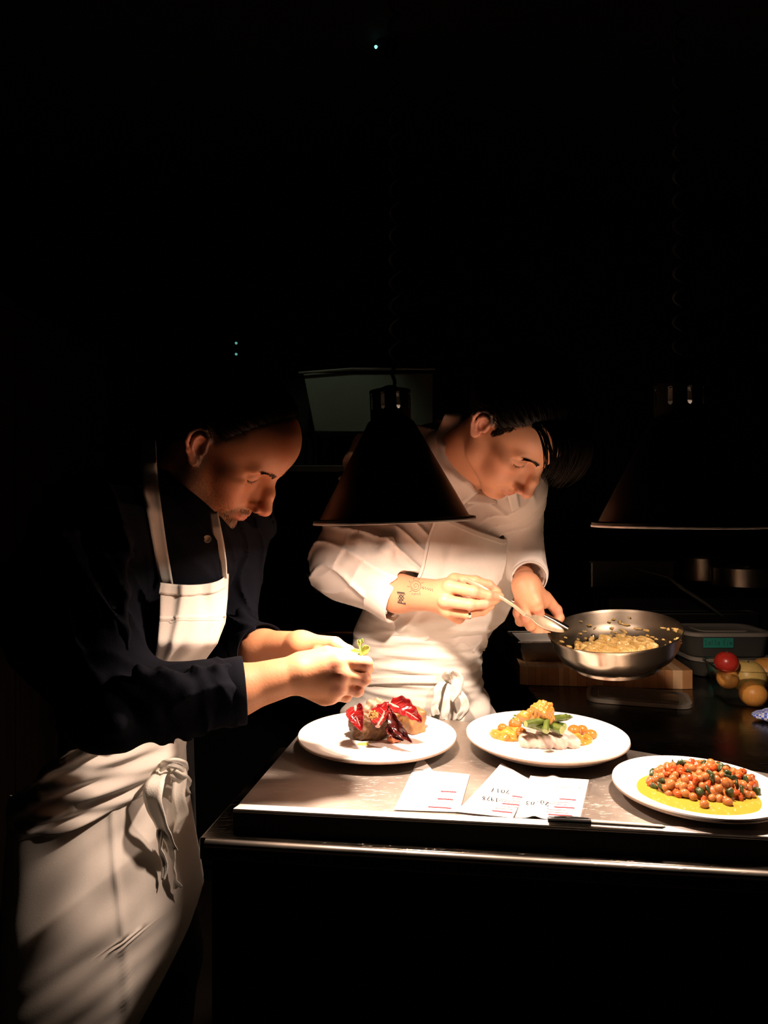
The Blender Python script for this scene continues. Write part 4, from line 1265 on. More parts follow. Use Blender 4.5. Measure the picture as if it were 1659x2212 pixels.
# blue checked cloth
M_BLUE = mat('blue_check', (.06, .12, .42), .85)
v = coords(M_BLUE, (190, 190, 190), (0, 0, .6)); ck = node(M_BLUE, 'ShaderNodeTexChecker'); M_BLUE.node_tree.links.new(v, ck.inputs[0])
ck.inputs['Color1'].default_value = (.08, .16, .75, 1); ck.inputs['Color2'].default_value = (.75, .80, .95, 1); ck.inputs['Scale'].default_value = 1.0
setin(M_BLUE, 'Base Color', ck.outputs[0])
cl = G(1668, 1562, WORK_Z) + np.array((0, 0, .008))


def clothb(S):
    S.ell(cl + (.05, .0, .003), (.085, .035, .012), rot3(-.35, 0, 0), k=.01)
    S.cone(cl + (-.015, .008, .006), cl + (.12, -.05, .008), .007, .012, k=.012)
    S.cone(cl + (0, .02, .004), cl + (.12, .01, .008), .006, .010, k=.012)


sdf_obj('checked_cloth', clothb, cl + (-.06, -.09, -.012), cl + (.18, .07, .035), .0022, M_BLUE, 'folded blue checked cloth at the right edge of the worktop', 'cloth', disp=(lambda P: .002 * wav(P, 90, 60, 80) + .001 * wav(P, 200, -120, 60), .003))


# ------------------------------------------------------------------ heads
SKIN = (.62, .34, .22)


def head_sdf(S, R, O, sc=1.0, nose=1.0, fore=0.0, jaw=1.0, slim=1.0, earp=8, lines=False):
    """adds a head to S; local frame: x forward, y left, z up, origin between the ear canals"""
    S.frame(R, O, sc)
    S.ell((-.018, 0, .048), (.094, .074, .080), k=.02)
    S.ell((-.050, 0, .020), (.055, .062, .060), k=.03)
    S.ell((.034 + fore, 0, .050), (.055, .060, .058), k=.03)
    S.ell((.030, 0, -.020), (.052, .058 * slim, .068), k=.03)
    for y in (-1, 1):
        S.cone((-.004, y * .054 * slim, -.034), (.010, y * .050 * slim, -.062), .014, .013, k=.03)
        S.cone((.010, y * .050 * slim, -.062), (.066, y * .016, -.098), .0135, .014, k=.026)
        S.ell((.054, y * .043 * slim, -.014), (.022, .017, .015), k=.022)
        S.ell((.058, y * .030, -.050), (.024, .020, .026), k=.02)
        S.cone((.078 + fore * .6, y * .010, .0245), (.069 + fore * .5, y * .043, .022), .0085, .007, k=.016)
    S.ell((.064, 0, -.058), (.032, .031, .034), k=.02)
    S.ell((.073, 0, -.098 * jaw), (.018, .020, .015), k=.016)
    for y in (-1, 1):
        S.ell((.090, y * .032, .006), (.020, .0165, .0125), k=.014, op='s')
        S.ell((.0685, y * .0315, .0065), (.0135, .0150, .0128), k=.004)
    # nose
    n = nose
    S.cone((.078, 0, .012), (.088, 0, -.034), .010, .0145, k=.010)
    S.cone((.083, 0, .020), (.097 + .008 * n, 0, -.010), .0085, .0078, k=.010)
    S.cone((.097 + .008 * n, 0, -.010), (.103 + .013 * n, 0, -.034), .0078, .0098, k=.008)
    S.ell((.103 + .012 * n, 0, -.0365), (.011, .0105, .0095), k=.006)
    for y in (-1, 1):
        S.ell((.098 + .004 * n, y * .0135, -.0405), (.0115, .0068, .0078), k=.006)
    S.cone((.090, 0, -.045), (.103 + .008 * n, 0, -.045), .005, .0045, k=.006)
    for y in (-1, 1):
        S.ell((.103 + .004 * n, y * .0075, -.0475), (.0065, .0032, .0045), k=.003, op='s')
        S.cone((.099, y * .021, -.044), (.084, y * .033, -.066), .0022, .0012, k=.010, op='s')
    # philtrum, lips, chin fold
    S.cone((.0965, 0, -.050), (.0975, 0, -.058), .0016, .0016, k=.006, op='s')
    for y in (-1, 1):
        S.chain([(.0955, y * .004, -.0635), (.0915, y * .014, -.0645), (.0815, y * .0235, -.067)], [.0048, .0044, .0022], k=.005)
    S.chain([(.083, -.021, -.0700), (.0915, -.010, -.0735), (.0925, 0, -.0745), (.0915, .010, -.0735), (.083, .021, -.0700)], [.002, .0048, .0054, .0048, .002], k=.005)
    S.chain([(.0875, -.025, -.0680), (.0985, -.012, -.0685), (.1015, 0, -.0690), (.0985, .012, -.0685), (.0875, .025, -.0680)], [.0012, .0016, .0018, .0016, .0012], k=.003, op='s')
    S.cone((.0925, -.010, -.0845), (.0925, .010, -.0845), .004, .004, k=.010, op='s')
    if lines:
        for y in (-1, 1):
            S.chain([(.104, y * .018, -.040), (.096, y * .029, -.052), (.086, y * .034, -.070)], [.0022, .0024, .0014], k=.009, op='s')
            S.cone((.075, y * .050, .006), (.066, y * .062, .010), .001, .0006, k=.006, op='s')
            S.cone((.075, y * .050, .001), (.065, y * .061, -.003), .001, .0006, k=.006, op='s')
            S.chain([(.0865, y * .018, -.006), (.084, y * .031, -.010), (.078, y * .042, -.006)], [.0012, .0016, .001], k=.008, op='s')
    # ears
    for y in (-1, 1):
        E = rot3(y * math.radians(-22), math.radians(earp), 0)
        T = np.array([-.004, y * .0735, .0])

        def p(a, b, c=0): return E @ np.array([a, y * c, b]) + T
        S.ell(p(-.008, .004, .0), (.017, .0045, .026), R=E, k=.008)
        S.ell(p(-.003, -.003, .006), (.0085, .0065, .0115), R=E, k=.004, op='s')
        S.chain([p(.006, .006, .003), p(.006, .020, .005), p(-.003, .0315, .007), p(-.014, .0305, .009), p(-.0225, .020, .010), p(-.0235, .005, .010), p(-.018, -.010, .008), p(-.010, -.021, .005)],
                [.0032, .0032, .0033, .0034, .0036, .0034, .0032, .004], k=.003)
        S.chain([p(.001, .018, .004), p(-.010, .019, .006), p(-.0145, .009, .007), p(-.0135, -.004, .0065), p(-.008, -.0125, .006)], [.002, .0028, .003, .003, .003], k=.003)
        S.ell(p(-.004, -.0235, .004), (.0085, .0045, .009), R=E, k=.005)
        S.ell(p(.006, -.003, .002), (.0042, .004, .0065), R=E, k=.004)
    return S


def head_paint(R, O, sc=1.0, beard=0.0, ear=True, hair=None):
    """pigment layers in the head's frame"""
    T = Sdf(); T.frame(R, O, sc); L = []

    def add(col, soft, st=1.0):
        fs = [o[1] for o in T.ops]; T.ops = []
        L.append((lambda P, fs=fs: np.min([f(P.copy()) for f in fs], 0), col, soft * sc, st))
    for y in (-1, 1):
        T.ell((.06, y * .04, -.025), (.03, .02, .02))
    add((.66, .27, .17), .012, .5)
    T.ell((.112, 0, -.037), (.014, .018, .012)); add((.64, .25, .16), .006, .6)
    if ear:
        for y in (-1, 1): T.ell((-.012, y * .082, .002), (.024, .02, .036))
        add((.66, .27, .18), .008, .8)
    if beard:
        for y in (-1, 1): T.chain([(.030, y * .072, .055), (.012, y * .076, .030), (.006, y * .074, .0), (.004, y * .072, -.022)], [.012, .012, .010, .010])
        add((.09, .055, .035), .008, .8)
        T.chain([(-.004, -.066, -.01), (.004, -.060, -.055), (.05, -.035, -.095), (.085, 0, -.098), (.05, .035, -.095), (.004, .060, -.055), (-.004, .066, -.01)], [.012, .022, .026, .022, .026, .022, .012])
        T.cone((.094, -.022, -.056), (.104, 0, -.054), .007, .006); T.cone((.094, .022, -.056), (.104, 0, -.054), .007, .006)
        T.cone((.085, .028, -.06), (.07, .035, -.09), .008, .012); T.cone((.085, -.028, -.06), (.07, -.035, -.09), .008, .012)
        add((.20, .13, .085), .009, beard)
    if hair is not None:
        n_, p0 = hair; n_ = np.array(n_) / np.linalg.norm(n_); Rm = np.array(R, dtype=np.float32)

        def scalp(P):
            q = (P - v3(O)) @ Rm
            return np.maximum(np.maximum((q - v3(p0)) @ v3(n_) + .002, .012 - q[:, 2] - np.clip(-q[:, 0] - .02, 0, .1) * 1.4), .018 - np.hypot(q[:, 0] + .008, q[:, 2]) )
        L.append((scalp, (.02, .013, .009), .005, .92))
    T.chain([(.090, -.023, -.0665), (.099, 0, -.065), (.090, .023, -.0665)], [.002, .0048, .002])
    T.chain([(.090, -.021, -.0715), (.097, 0, -.0745), (.090, .021, -.0715)], [.002, .0055, .002])
    add((.52, .17, .13), .0015, .85)
    for y in (-1, 1): T.ell((.085, y * .031, .004), (.012, .018, .011))
    add((.50, .24, .16), .006, .5)
    return L




# ------------------------------------------------------------------ cloth helpers
def snap(S, p, d, far=.06, it=24):
    """march points p along direction d until they meet the surface of S"""
    p = np.array(p, dtype=np.float32); d = np.array(d, dtype=np.float32)
    if d.ndim == 1: d = np.tile(d / np.linalg.norm(d), (len(p), 1))
    q = p - d * far
    for _ in range(it):
        t = S.ev(q.copy()); q = q + d * np.clip(t, -.03, .03)[:, None] * .9
    return q


def poly_at(pts, ys):
    pts = sorted(pts, key=lambda q: q[1]); return np.interp(ys, [q[1] for q in pts], [q[0] for q in pts])


def drape(name, S, rows, left, right, depth, m, parent, nu=60, off=.006, fold=None, thick=.0018, relax=6, lift=None):
    """a cloth panel: rows are picture heights, left/right its edges; it rests on S where S is in front of 'depth'"""
    rows = np.array(rows, float); n = len(rows)
    L_, R_ = poly_at(left, rows), poly_at(right, rows)
    U = np.linspace(0, 1, nu + 1)
    PX = L_[:, None] * (1 - U) + R_[:, None] * U; PY = np.repeat(rows[:, None], nu + 1, 1)
    if lift is not None: PY = PY + lift(PY, U[None, :] + 0 * PX)
    D = depth(PX, PY, U[None, :] + 0 * PX)
    if S is not None:
        dirs = np.stack([(PX - CX) / F, np.ones_like(PX), -(PY - CY) / F], -1).reshape(-1, 3)
        nrm = np.linalg.norm(dirs, axis=1)
        t = np.full(len(dirs), .55, dtype=np.float32)
        hit = np.zeros(len(dirs), bool)
        for _ in range(60):
            P = (dirs * t[:, None] + (0, 0, H)).astype(np.float32)
            d = S.ev(P); t = t + np.clip(d, -.02, .08) / nrm * .9
        P = (dirs * t[:, None] + (0, 0, H)).astype(np.float32)
        hit = (np.abs(S.ev(P)) < .003) & (t < 2.2)
        tt = np.where(hit, t - off, 9).reshape(D.shape)
        D = np.minimum(D, tt)
    for _ in range(relax):
        E = np.pad(D, 1, mode='edge')
        A = (E[:-2, 1:-1] + E[2:, 1:-1] + E[1:-1, :-2] + E[1:-1, 2:]) / 4
        D = np.minimum(A, D + .002)
    if fold is not None: D = D + fold(PX, PY, U[None, :] + 0 * PX)
    V = np.stack([(PX - CX) / F * D, D, H - (PY - CY) / F * D], -1).reshape(-1, 3)
    w = nu + 1
    Q = [(j * w + i, j * w + i + 1, (j + 1) * w + i + 1, (j + 1) * w + i) for j in range(n - 1) for i in range(nu)]
    o = link(name, raw_mesh(name, V, Q), m, parent)
    sm = o.modifiers.new('thick', 'SOLIDIFY'); sm.thickness = thick; sm.offset = 1
    return o, V.reshape(n, w, 3)


def strip(name, pts, width, m, parent, thick=.0015, side=None, n=10, sub=4, crease=0.0):
    """a ribbon along smooth 3-D points; side gives the width direction at each point"""
    P = np.array([p for p in pts], float)
    # Catmull-Rom
    Q = []; Sd = []
    wds = width if hasattr(width, '__len__') else [width] * len(P)
    for i in range(len(P) - 1):
        p0, p1, p2, p3 = P[max(i - 1, 0)], P[i], P[i + 1], P[min(i + 2, len(P) - 1)]
        for k in range(sub):
            t = k / sub
            Q.append((.5 * ((2 * p1) + (-p0 + p2) * t + (2 * p0 - 5 * p1 + 4 * p2 - p3) * t * t + (-p0 + 3 * p1 - 3 * p2 + p3) * t ** 3), wds[i] * (1 - t) + wds[i + 1] * t,
                      None if side is None else np.array(side[i], float) * (1 - t) + np.array(side[i + 1], float) * t))
    Q.append((P[-1], wds[-1], None if side is None else np.array(side[-1], float)))
    V = []; nn = 4
    for i, (p, w, sd) in enumerate(Q):
        t = Q[min(i + 1, len(Q) - 1)][0] - Q[max(i - 1, 0)][0]; t = t / (np.linalg.norm(t) + 1e-9)
        s_ = sd if sd is not None else np.cross(t, (0, -1, 0)); s_ = s_ - t * (s_ @ t); s_ = s_ / (np.linalg.norm(s_) + 1e-9)
        nm = np.cross(t, s_)
        for k in range(nn + 1): V.append(p + s_ * w * (k / nn - .5) + nm * crease * ((.0, .7, -1.0, .5, 0)[k] + .4 * math.sin(i * .9 + k)))
    Fc = [(i * (nn + 1) + k, i * (nn + 1) + k + 1, (i + 1) * (nn + 1) + k + 1, (i + 1) * (nn + 1) + k) for i in range(len(Q) - 1) for k in range(nn)]
    o = link(name, raw_mesh(name, V, Fc), m, parent)
    sm = o.modifiers.new('thick', 'SOLIDIFY'); sm.thickness = thick; sm.offset = 0
    return o


def wrap(name, levels, Yc, b, th, m, parent, nt=120, sub=6, fold=None, thick=.002, kx=None):
    """cloth wrapped round the body: levels = (picture y, left px, right px); elliptical rings of depth b"""
    ly = [l[0] for l in levels]; ys = np.concatenate([np.linspace(ly[i], ly[i + 1], sub, endpoint=False) for i in range(len(ly) - 1)] + [[ly[-1]]])
    xl = np.interp(ys, ly, [l[1] for l in levels]); xr = np.interp(ys, ly, [l[2] for l in levels])
    ker = np.array([1, 2, 3, 2, 1]) / 9.
    xl = np.convolve(np.pad(xl, 2, mode='edge'), ker, 'valid'); xr = np.convolve(np.pad(xr, 2, mode='edge'), ker, 'valid')
    V = []
    for y, a0, a1 in zip(ys, xl, xr):
        yc = Yc(y) if callable(Yc) else Yc; bb = b(y) if callable(b) else b
        z = H - (y - CY) / F * yc; xc = ((a0 + a1) / 2 - CX) / F * yc; a = (a1 - a0) / 2 / F * yc
        t0, t1 = th(y) if callable(th) else th
        for i in range(nt + 1):
            t = math.radians(t0 + (t1 - t0) * i / nt)
            fo = fold(t, y, z) if fold else 0
            r = 1.0 + fo / max(a, .05)
            if kx is None: V.append((xc + a * r * math.cos(t), yc - bb * r * math.sin(t), z))
            else:
                c, s_ = math.cos(t), math.sin(t); px = (a0 + a1) / 2 + (a1 - a0) / 2 * c
                Y = yc + kx * c - bb * math.copysign(abs(s_) ** .8, s_) - fo * (.3 + .7 * max(s_, 0))
                V.append(((px - CX) / F * Y, Y, z))
    w = nt + 1
    Q = [(j * w + i, j * w + i + 1, (j + 1) * w + i + 1, (j + 1) * w + i) for j in range(len(ys) - 1) for i in range(nt)]
    o = link(name, raw_mesh(name, V, Q), m, parent)
    sm = o.modifiers.new('thick', 'SOLIDIFY'); sm.thickness = thick; sm.offset = -1
    return o


def body_from(S, name, lo, hi, h, m, parent, it=1):
    V, Q = S.polygonise(lo, hi, h); V = lap(V, Q, it, .4)
    me = quad_mesh(name, V, Q)
    return link(name, me, m, parent), V, me


def strands(name, S, roots, fn, m, parent, seed=0):
    mb = MB(); rr = random.Random(seed)
    for r_ in roots: fn(mb, r_, rr)
    return mb.build(name, m, parent)


def garment_disp(a, f1, f2, ph=0.0, soft=.004):
    """cloth relief: narrow creases that wander and fade, over a slow swell"""
    def d(P):
        w = .6 * wav(P, 17, 9, 13, ph) + .4 * wav(P, -11, 23, 15, ph + 2) + .35 * wav(P, 31, -20, 27, ph + 1)
        v = .6 * wav(P, 9, -19, 12, ph + 4) + .4 * wav(P, 22, 15, -18, ph + 3)
        x = P @ np.array(f1, dtype=np.float32) + 1.9 * w; y = P @ np.array(f2, dtype=np.float32) + 2.1 * v
        c1 = (1 - np.abs(np.sin(x))) ** 2.6; c2 = (1 - np.abs(np.sin(y))) ** 2.6
        m1 = np.clip(.5 + .9 * wav(P, 11, 13, -9, ph), 0, 1); m2 = np.clip(.5 - .9 * wav(P, 13, -8, 12, ph + 1), 0, 1)
        return -a * (c1 * m1 + .45 * c2 * m2) + soft * w * v + a * .25
    return d


def near_cuff(fn, pts, r=.045):
    # the relief dies away towards the sleeve ends
    def d(P):
        m = np.ones(P.shape[:-1], dtype=np.float32)
        for c in pts: m = m * np.clip(np.sqrt(((P - v3(c)) ** 2).sum(-1)) / r - .55, 0, 1)
        return fn(P) * m
    return d


class Both:
    """nearest surface of two sculpts"""
    def __init__(s, a, b): s.a, s.b = a, b

    def ev(s, P): return np.minimum(s.a.ev(P), s.b.ev(P))


M_NAVY = cloth('navy_linen', (.0034, .0038, .0065), (.006, .0068, .0115), 700, .5, .0, .95, Specular_IOR_Level=.08)
M_WHITE = cloth('white_cotton', (.72, .66, .61), (.76, .70, .65), 900, .2, .1)
M_APRON = cloth('white_apron_cloth', (.70, .66, .60), (.74, .70, .64), 800, .25, .1)
M_TAPE = cloth('apron_tape', (.76, .73, .66), (.80, .77, .70), 500, .6, .1)
M_TROUS = cloth('dark_trousers', (.008, .008, .009), (.012, .012, .013), 700, .4, .05)
M_SHOE = mat('black_shoe', (.01, .01, .01), .4)

# ==================================================================== the man in the navy shirt
A = empty('person', (-.47, 1.16, 0), 'bearded man in a navy shirt and white apron, bending to dress the first plate', 'person')
RA = rot3(math.radians(-7), math.radians(42.5), math.radians(12)); OA = np.array((-.2545, 1.125, 1.467))
fA = np.array((.891, -.454, 0)); rA = np.array((-.454, -.891, 0))
shRA = np.array((-.414, .985, 1.345)); shLA = np.array((-.275, 1.285, 1.345))
elRA = W(240, 1528, .955); wrRA = W(637, 1457, 1.03); midA = W(500, 1494, 1.0)
elLA = np.array((-.30, 1.31, 1.125)); wrLA = W(650, 1398, 1.13)
S = Sdf(); head_sdf(S, RA, OA, nose=.95, fore=.013, earp=-14, lines=True)
nbA = np.array((-.350, 1.135, 1.345))
S.cone((-.022, 0, -.045), RA.T @ (nbA - OA), .054, .060, k=.03)
S.cone((.015, 0, -.06), RA.T @ (nbA + fA * .02 - OA), .028, .035, k=.03)
S.frame()
S.cone(nbA, shRA + (0, 0, -.01), .048, .036, k=.03); S.cone(nbA, shLA + (0, 0, -.01), .048, .036, k=.03)
S.cone(nbA, (-.40, 1.14, 1.20), .055, .06, k=.03)
S.chain([shRA, elRA, midA, wrRA], [.036, .034, .0355, .0275], k=.02)
S.chain([shLA, elLA, W(560, 1405, 1.19), wrLA], [.036, .034, .034, .0255], k=.02)


def finger(S, pts, r, k=.0022):
    P = [W(*p) for p in pts]
    S.chain(P, r, k=k)
    for i in range(1, len(P) - 1):
        S.ell(P[i], (r[i] * 1.07,) * 3, k=k)


# right hand of the first man: palm from metacarpals
mcp = [W(730, 1432, 1.028), W(738, 1458, 1.022), W(732, 1483, 1.028), W(716, 1500, 1.04)]
for q, r_ in zip(mcp, (.0135, .0135, .013, .0125)): S.cone(wrRA + (0.004, 0, 0), q, .0185, r_, k=.015)
S.cone(W(656, 1480, 1.048), W(700, 1502, 1.048), .016, .0155, k=.012)
S.cone(W(660, 1446, 1.05), W(712, 1454, 1.055), .017, .018, k=.012)
for q in mcp: S.ell(q + (0, -.002, 0), (.0125, .0115, .0115), k=.008)
S.cone(W(652, 1432, 1.045), W(706, 1413, 1.052), .0165, .0125, k=.012)
finger(S, [(706, 1413, 1.052), (745, 1418, 1.062), (781, 1431, 1.072)], [.0125, .0110, .0085])
finger(S, [(730, 1430, 1.028), (789, 1434, 1.034), (793, 1443, 1.056), (778, 1436, 1.072)], [.0118, .0108, .0098, .008])
finger(S, [(738, 1458, 1.022), (786, 1467, 1.032), (783, 1470, 1.056), (760, 1462, 1.070)], [.0118, .0102, .0092, .008])
finger(S, [(732, 1483, 1.028), (772, 1491, 1.038), (764, 1491, 1.060), (744, 1482, 1.068)], [.0112, .0095, .0088, .0075])
finger(S, [(716, 1500, 1.040), (747, 1504, 1.050), (742, 1500, 1.066), (726, 1492, 1.070)], [.0102, .0085, .0080, .007])
# knuckle creases and tendons on the back of the hand
for q0, q1 in (((650, 1450), (722, 1440)), ((648, 1462), (728, 1462)), ((650, 1475), (722, 1484))):
    S.cone(W(*q0, 1.030), W(*q1, 1.030), .009, .009, k=.016)
# left hand
mcpL = [W(722, 1392, 1.10), W(730, 1404, 1.105), W(728, 1418, 1.115), W(718, 1430, 1.125)]
for q in mcpL: S.cone(wrLA, q, .020, .0125, k=.012)
finger(S, [(722, 1392, 1.10), (752, 1408, 1.096), (770, 1420, 1.090), (782, 1428, 1.084)], [.0118, .0102, .0088, .0075])
finger(S, [(730, 1404, 1.105), (762, 1420, 1.110), (778, 1434, 1.100), (786, 1444, 1.088)], [.0115, .0100, .0088, .0075])
finger(S, [(728, 1418, 1.115), (758, 1438, 1.122), (764, 1452, 1.110), (754, 1458, 1.098)], [.011, .0095, .0088, .0075])
finger(S, [(718, 1430, 1.125), (742, 1452, 1.130), (744, 1464, 1.118), (734, 1466, 1.108)], [.010, .0085, .008, .007])
finger(S, [(690, 1412, 1.10), (728, 1424, 1.086), (758, 1430, 1.082), (780, 1434, 1.080)], [.0135, .0115, .0098, .008])
lo = np.minimum(OA - .24, (-.55, .88, 1.0)); hi = (.01, 1.40, 1.60)
body, V, me = body_from(S, 'body', lo, hi, .0019, M_SKIN, A)
L = head_paint(RA, OA, beard=.85, hair=((.88, 0, -.48), (.052, 0, .088)))
Tp = Sdf()
for px, py, y in ((720, 1440, 1.01), (738, 1462, 1.005), (730, 1488, 1.012), (790, 1437, 1.02), (786, 1470, 1.02), (772, 1494, 1.025)): Tp.ell(W(px, py, y), (.011, .012, .009))
fs = [o[1] for o in Tp.ops]
L.append((lambda P: np.min([f(P.copy()) for f in fs], 0), (.66, .26, .18), .006, .6))
paint(me, V, (.62, .275, .14), L)
SA = S


def face_bits(S, body, R, O, sc, brow_len=1.0, brow_thick=1.0, seed=1, brow_n=230, brow_m=None):
    """lash lines and eyebrows laid on the face surface S"""
    R = np.array(R)

    def w(p): return (np.array(p) * sc) @ R.T + O
    fwd = R @ np.array((-1., 0, 0))
    rr = random.Random(seed)
    for y in (-1, 1):
        # lower edge of the lowered upper lid
        ts = np.linspace(-1, 1, 13)
        raw = np.array([(.10, y * .0315 + .0125 * t, -.0032 + .0042 * t * t - .0012 * t * y) for t in ts])
        p = snap(S, w(raw), fwd, .0) - fwd * .0002
        MB().tube(list(p), [(.0003 + .0009 * (1 - t * t)) * sc for t in ts], 6).build('lash_line', M_LASH, body)
        mb = MB(); down = R @ np.array((.55, 0, -.85))
        for i in range(46):
            t = rr.uniform(-.95, .95); k = (t + 1) / 2 * 12; a = int(k); b_ = min(a + 1, 12); q = p[a] * (1 - k + a) + p[b_] * (k - a)
            sd = R @ np.array((0, .5 * t, 0)); L_ = rr.uniform(.0026, .0042) * sc
            mb.tube([q, q + (down + sd) * L_ * .6, q + (down + sd) * L_ - fwd * L_ * .25], [.00032, .00022, .00006], 3)
        mb.build('eyelashes', M_LASH, body)
        raw = []
        for i in range(brow_n):
            t = rr.uniform(-1, 1); u = rr.uniform(-1, 1) * (1 - .5 * max(0, t)) * brow_thick
            raw.append((.13, y * (.0275 + .0165 * t * brow_len), .0245 + .0030 * t - .0034 * t * t + u * .0030, t))
        pp = snap(S, w(np.array(raw)[:, :3]), fwd, 0)
        mb = MB()
        for q, r_ in zip(pp, raw):
            t = r_[3]; d = R @ np.array((.0008, y * (.0035 + .003 * max(t, 0)), .0022 - .0030 * t)) * rr.uniform(.8, 1.25) * sc
            mb.tube([q + fwd * .0005, q + d * .5 - fwd * .0012, q + d - fwd * .0007], [.00042, .00036, .0001], 3)
        mb.build('eyebrow', brow_m or M_HAIR, body)


M_BROW = mat('brow_hair', (.05, .03, .018), .6)
face_bits(SA, body, RA, OA, 1.0, 1.0, 1.0, 1, 120, M_BROW)


def hair_cap(R, O, sc, nrm, p0, back, extra=None, grow=.006, h=.0022, disp=.0005):
    C = Sdf(); C.frame(R, O, sc)
    C.ell((-.018, 0, .050), (.094 + grow, .074 + grow * .7, .080 + grow), k=.02)
    C.ell((-.050, 0, .020), (.055 + grow, .062 + grow, .064), k=.03)
    C.ell((.034, 0, .050), (.058 + grow * .3, .060 + grow * .6, .058 + grow), k=.03)
    if extra: extra(C)
    n = C.M @ v3(nrm); n = n / np.linalg.norm(n); P0 = C.pt(p0)
    C.ops.append(('s', lambda P: -((P - P0) @ n), .022))
    nb_ = C.M @ v3((.35, 0, -1)); nb_ = nb_ / np.linalg.norm(nb_); P1 = C.pt(back)
    C.ops.append(('s', lambda P: -((P - P1) @ nb_), .012))
    for y in (-1, 1): C.ell((-.006, y * .085, .0), (.030, .030, .036), k=.008, op='s')
    Mi = np.array(R, dtype=np.float32)

    def dd(P):
        q = (P - v3(O)) @ Mi
        a = np.arctan2(q[..., 1], q[..., 2] - .03)
        return disp * np.sin(a * 46 + q[..., 0] * 60 + 3 * np.sin(q[..., 0] * 90)) + disp * .6 * np.sin(a * 97 + q[..., 0] * 40)
    C.disp = dd; C.dispmax = disp * 2
    return C


CAP = hair_cap(RA, OA, 1.0, (.88, 0, -.48), (.052, 0, .088), (-.05, 0, -.030))
hairA, Vh, meh = body_from(CAP, 'hair', OA - .16, OA + .17, .0021, M_HAIR, body)


def hair_over(S, R, O, n, seed, nrm, p0, length=.05, r=.0005, lift=.004, edge=.004):
    """strands combed back from the hairline plane (nrm, p0), lying on S"""
    mb = MB(); rr = random.Random(seed); R = np.array(R); raw = []; K = 6; c0 = np.array((-.01, 0, .045)); nrm = np.array(nrm); p0 = np.array(p0)
    while len(raw) < n * K:
        th_ = rr.uniform(-1.75, 1.75); x = rr.uniform(-.09, .085)
        s0 = np.array((x, math.sin(th_) * .075 * math.sqrt(max(.05, 1 - (x / .11) ** 2)), .045 + math.cos(th_) * .078 * math.sqrt(max(.05, 1 - (x / .11) ** 2))))
        if (s0 - p0) @ nrm > edge * rr.random() or s0[2] < .002: continue
        L_ = length * rr.uniform(.6, 1.2); da = rr.uniform(-.15, .15); dz = rr.uniform(.0, .25)
        for k in range(K):
            t = k / (K - 1)
            raw.append(s0 + np.array((-L_ * t, -s0[1] * .25 * t + da * L_ * t, (-.2 - dz) * L_ * t * t)))
    raw = np.array(raw); c = raw * np.array((.75, 0, 0)) + np.array((0, 0, .04)); d = c - raw; d /= np.linalg.norm(d, axis=1)[:, None]
    p = snap(S, raw @ R.T + O, d @ R.T, 0.04, 40); dn = d @ R.T
    good = (np.abs(S.ev(p.copy())) < .0015)
    for i in range(n):
        if not good[i * K:i * K + K].all(): continue
        q = [p[i * K + k] - dn[i * K + k] * (.0004 + lift * rr.random() * math.sin(k / (K - 1) * 2.6)) for k in range(K)]
        if max(np.linalg.norm(q[k + 1] - q[k]) for k in range(K - 1)) > length * .6: continue
        mb.tube(q, [r * (1 - .8 * k / (K - 1)) for k in range(K)], 3)
    return mb


hair_over(Both(CAP, SA), RA, OA, 1500, 3, (.88, 0, -.48), (.052, 0, .088), .04, .00045, .003).build('hair_strands', M_HAIR, hairA)
# beard stubble as short hairs along jaw and lip
raw = []; rr = random.Random(12)
T_ = []
for i in range(4200):
    u = rr.random()
    y = -1 if rr.random() < .8 else 1
    ch = rr.random()
    if ch < .14: c_ = np.array((.092 + rr.uniform(-.01, .006), rr.uniform(-.026, .0), -.094 + rr.uniform(-.012, .010)))
    elif ch < .94:
        a = rr.uniform(0, 1); c_ = np.array((-.002, -.072, -.020)) * (1 - a) + np.array((.080, -.012, -.098)) * a
        c_ = c_ + np.array((rr.uniform(-.014, .016), 0, rr.uniform(-.014, .032) * (1.1 - .5 * a)))
    else: c_ = np.array((.10, rr.uniform(-.026, 0), -.056 + rr.uniform(-.004, .004)))
    c_[1] *= -y if False else 1
    if y > 0: c_[1] = -c_[1]
    raw.append(c_)
raw = np.array(raw); ctr = np.array((.02, 0, -.05)); d = ctr - raw; d /= np.linalg.norm(d, axis=1)[:, None]
p = snap(SA, raw @ RA.T + OA, d @ RA.T, .03, 30); dn = d @ RA.T
dl = RA @ np.array((.3, 0, -.9)); mb = MB()
for q, n_ in zip(p, dn):
    L_ = rr.uniform(.002, .0042); e = -n_ * .5 + dl * .6 + np.array([rr.uniform(-.3, .3) for _ in range(3)])
    mb.add([q - e * .0002 + (.00016, 0, 0), q - e * .0002 - (.00016, 0, 0), q + e * L_], [(0, 1, 2)])
M_BEARD = mat('beard_hair', (.16, .11, .07), .5)
mb.build('stubble', M_BEARD, body, False)

# shirt
S = Sdf()
S.cone((-.485, 1.250, 1.04), (-.445, 1.17, 1.20), .112, .152, k=.04, flat=(fA, .80))
S.cone((-.445, 1.15, 1.20), (-.375, 1.15, 1.285), .165, .14, k=.05, flat=(fA, .78))
S.cone((-.355, 1.11, 1.30), nbA + (0, 0, -.01), .085, .066, k=.06)
S.cone(shRA, shLA, .068, .066, k=.06)
S.chain([shRA + (0, 0, -.01), elRA + (-.004, 0, .004), midA], [.068, .060, .0465], k=.03)
S.chain([shLA, elLA, W(556, 1402, 1.19)], [.066, .056, .044], k=.03)
S.cone((-.50, 1.10, 1.22), (-.46, 1.02, 1.24), .10, .08, k=.06)
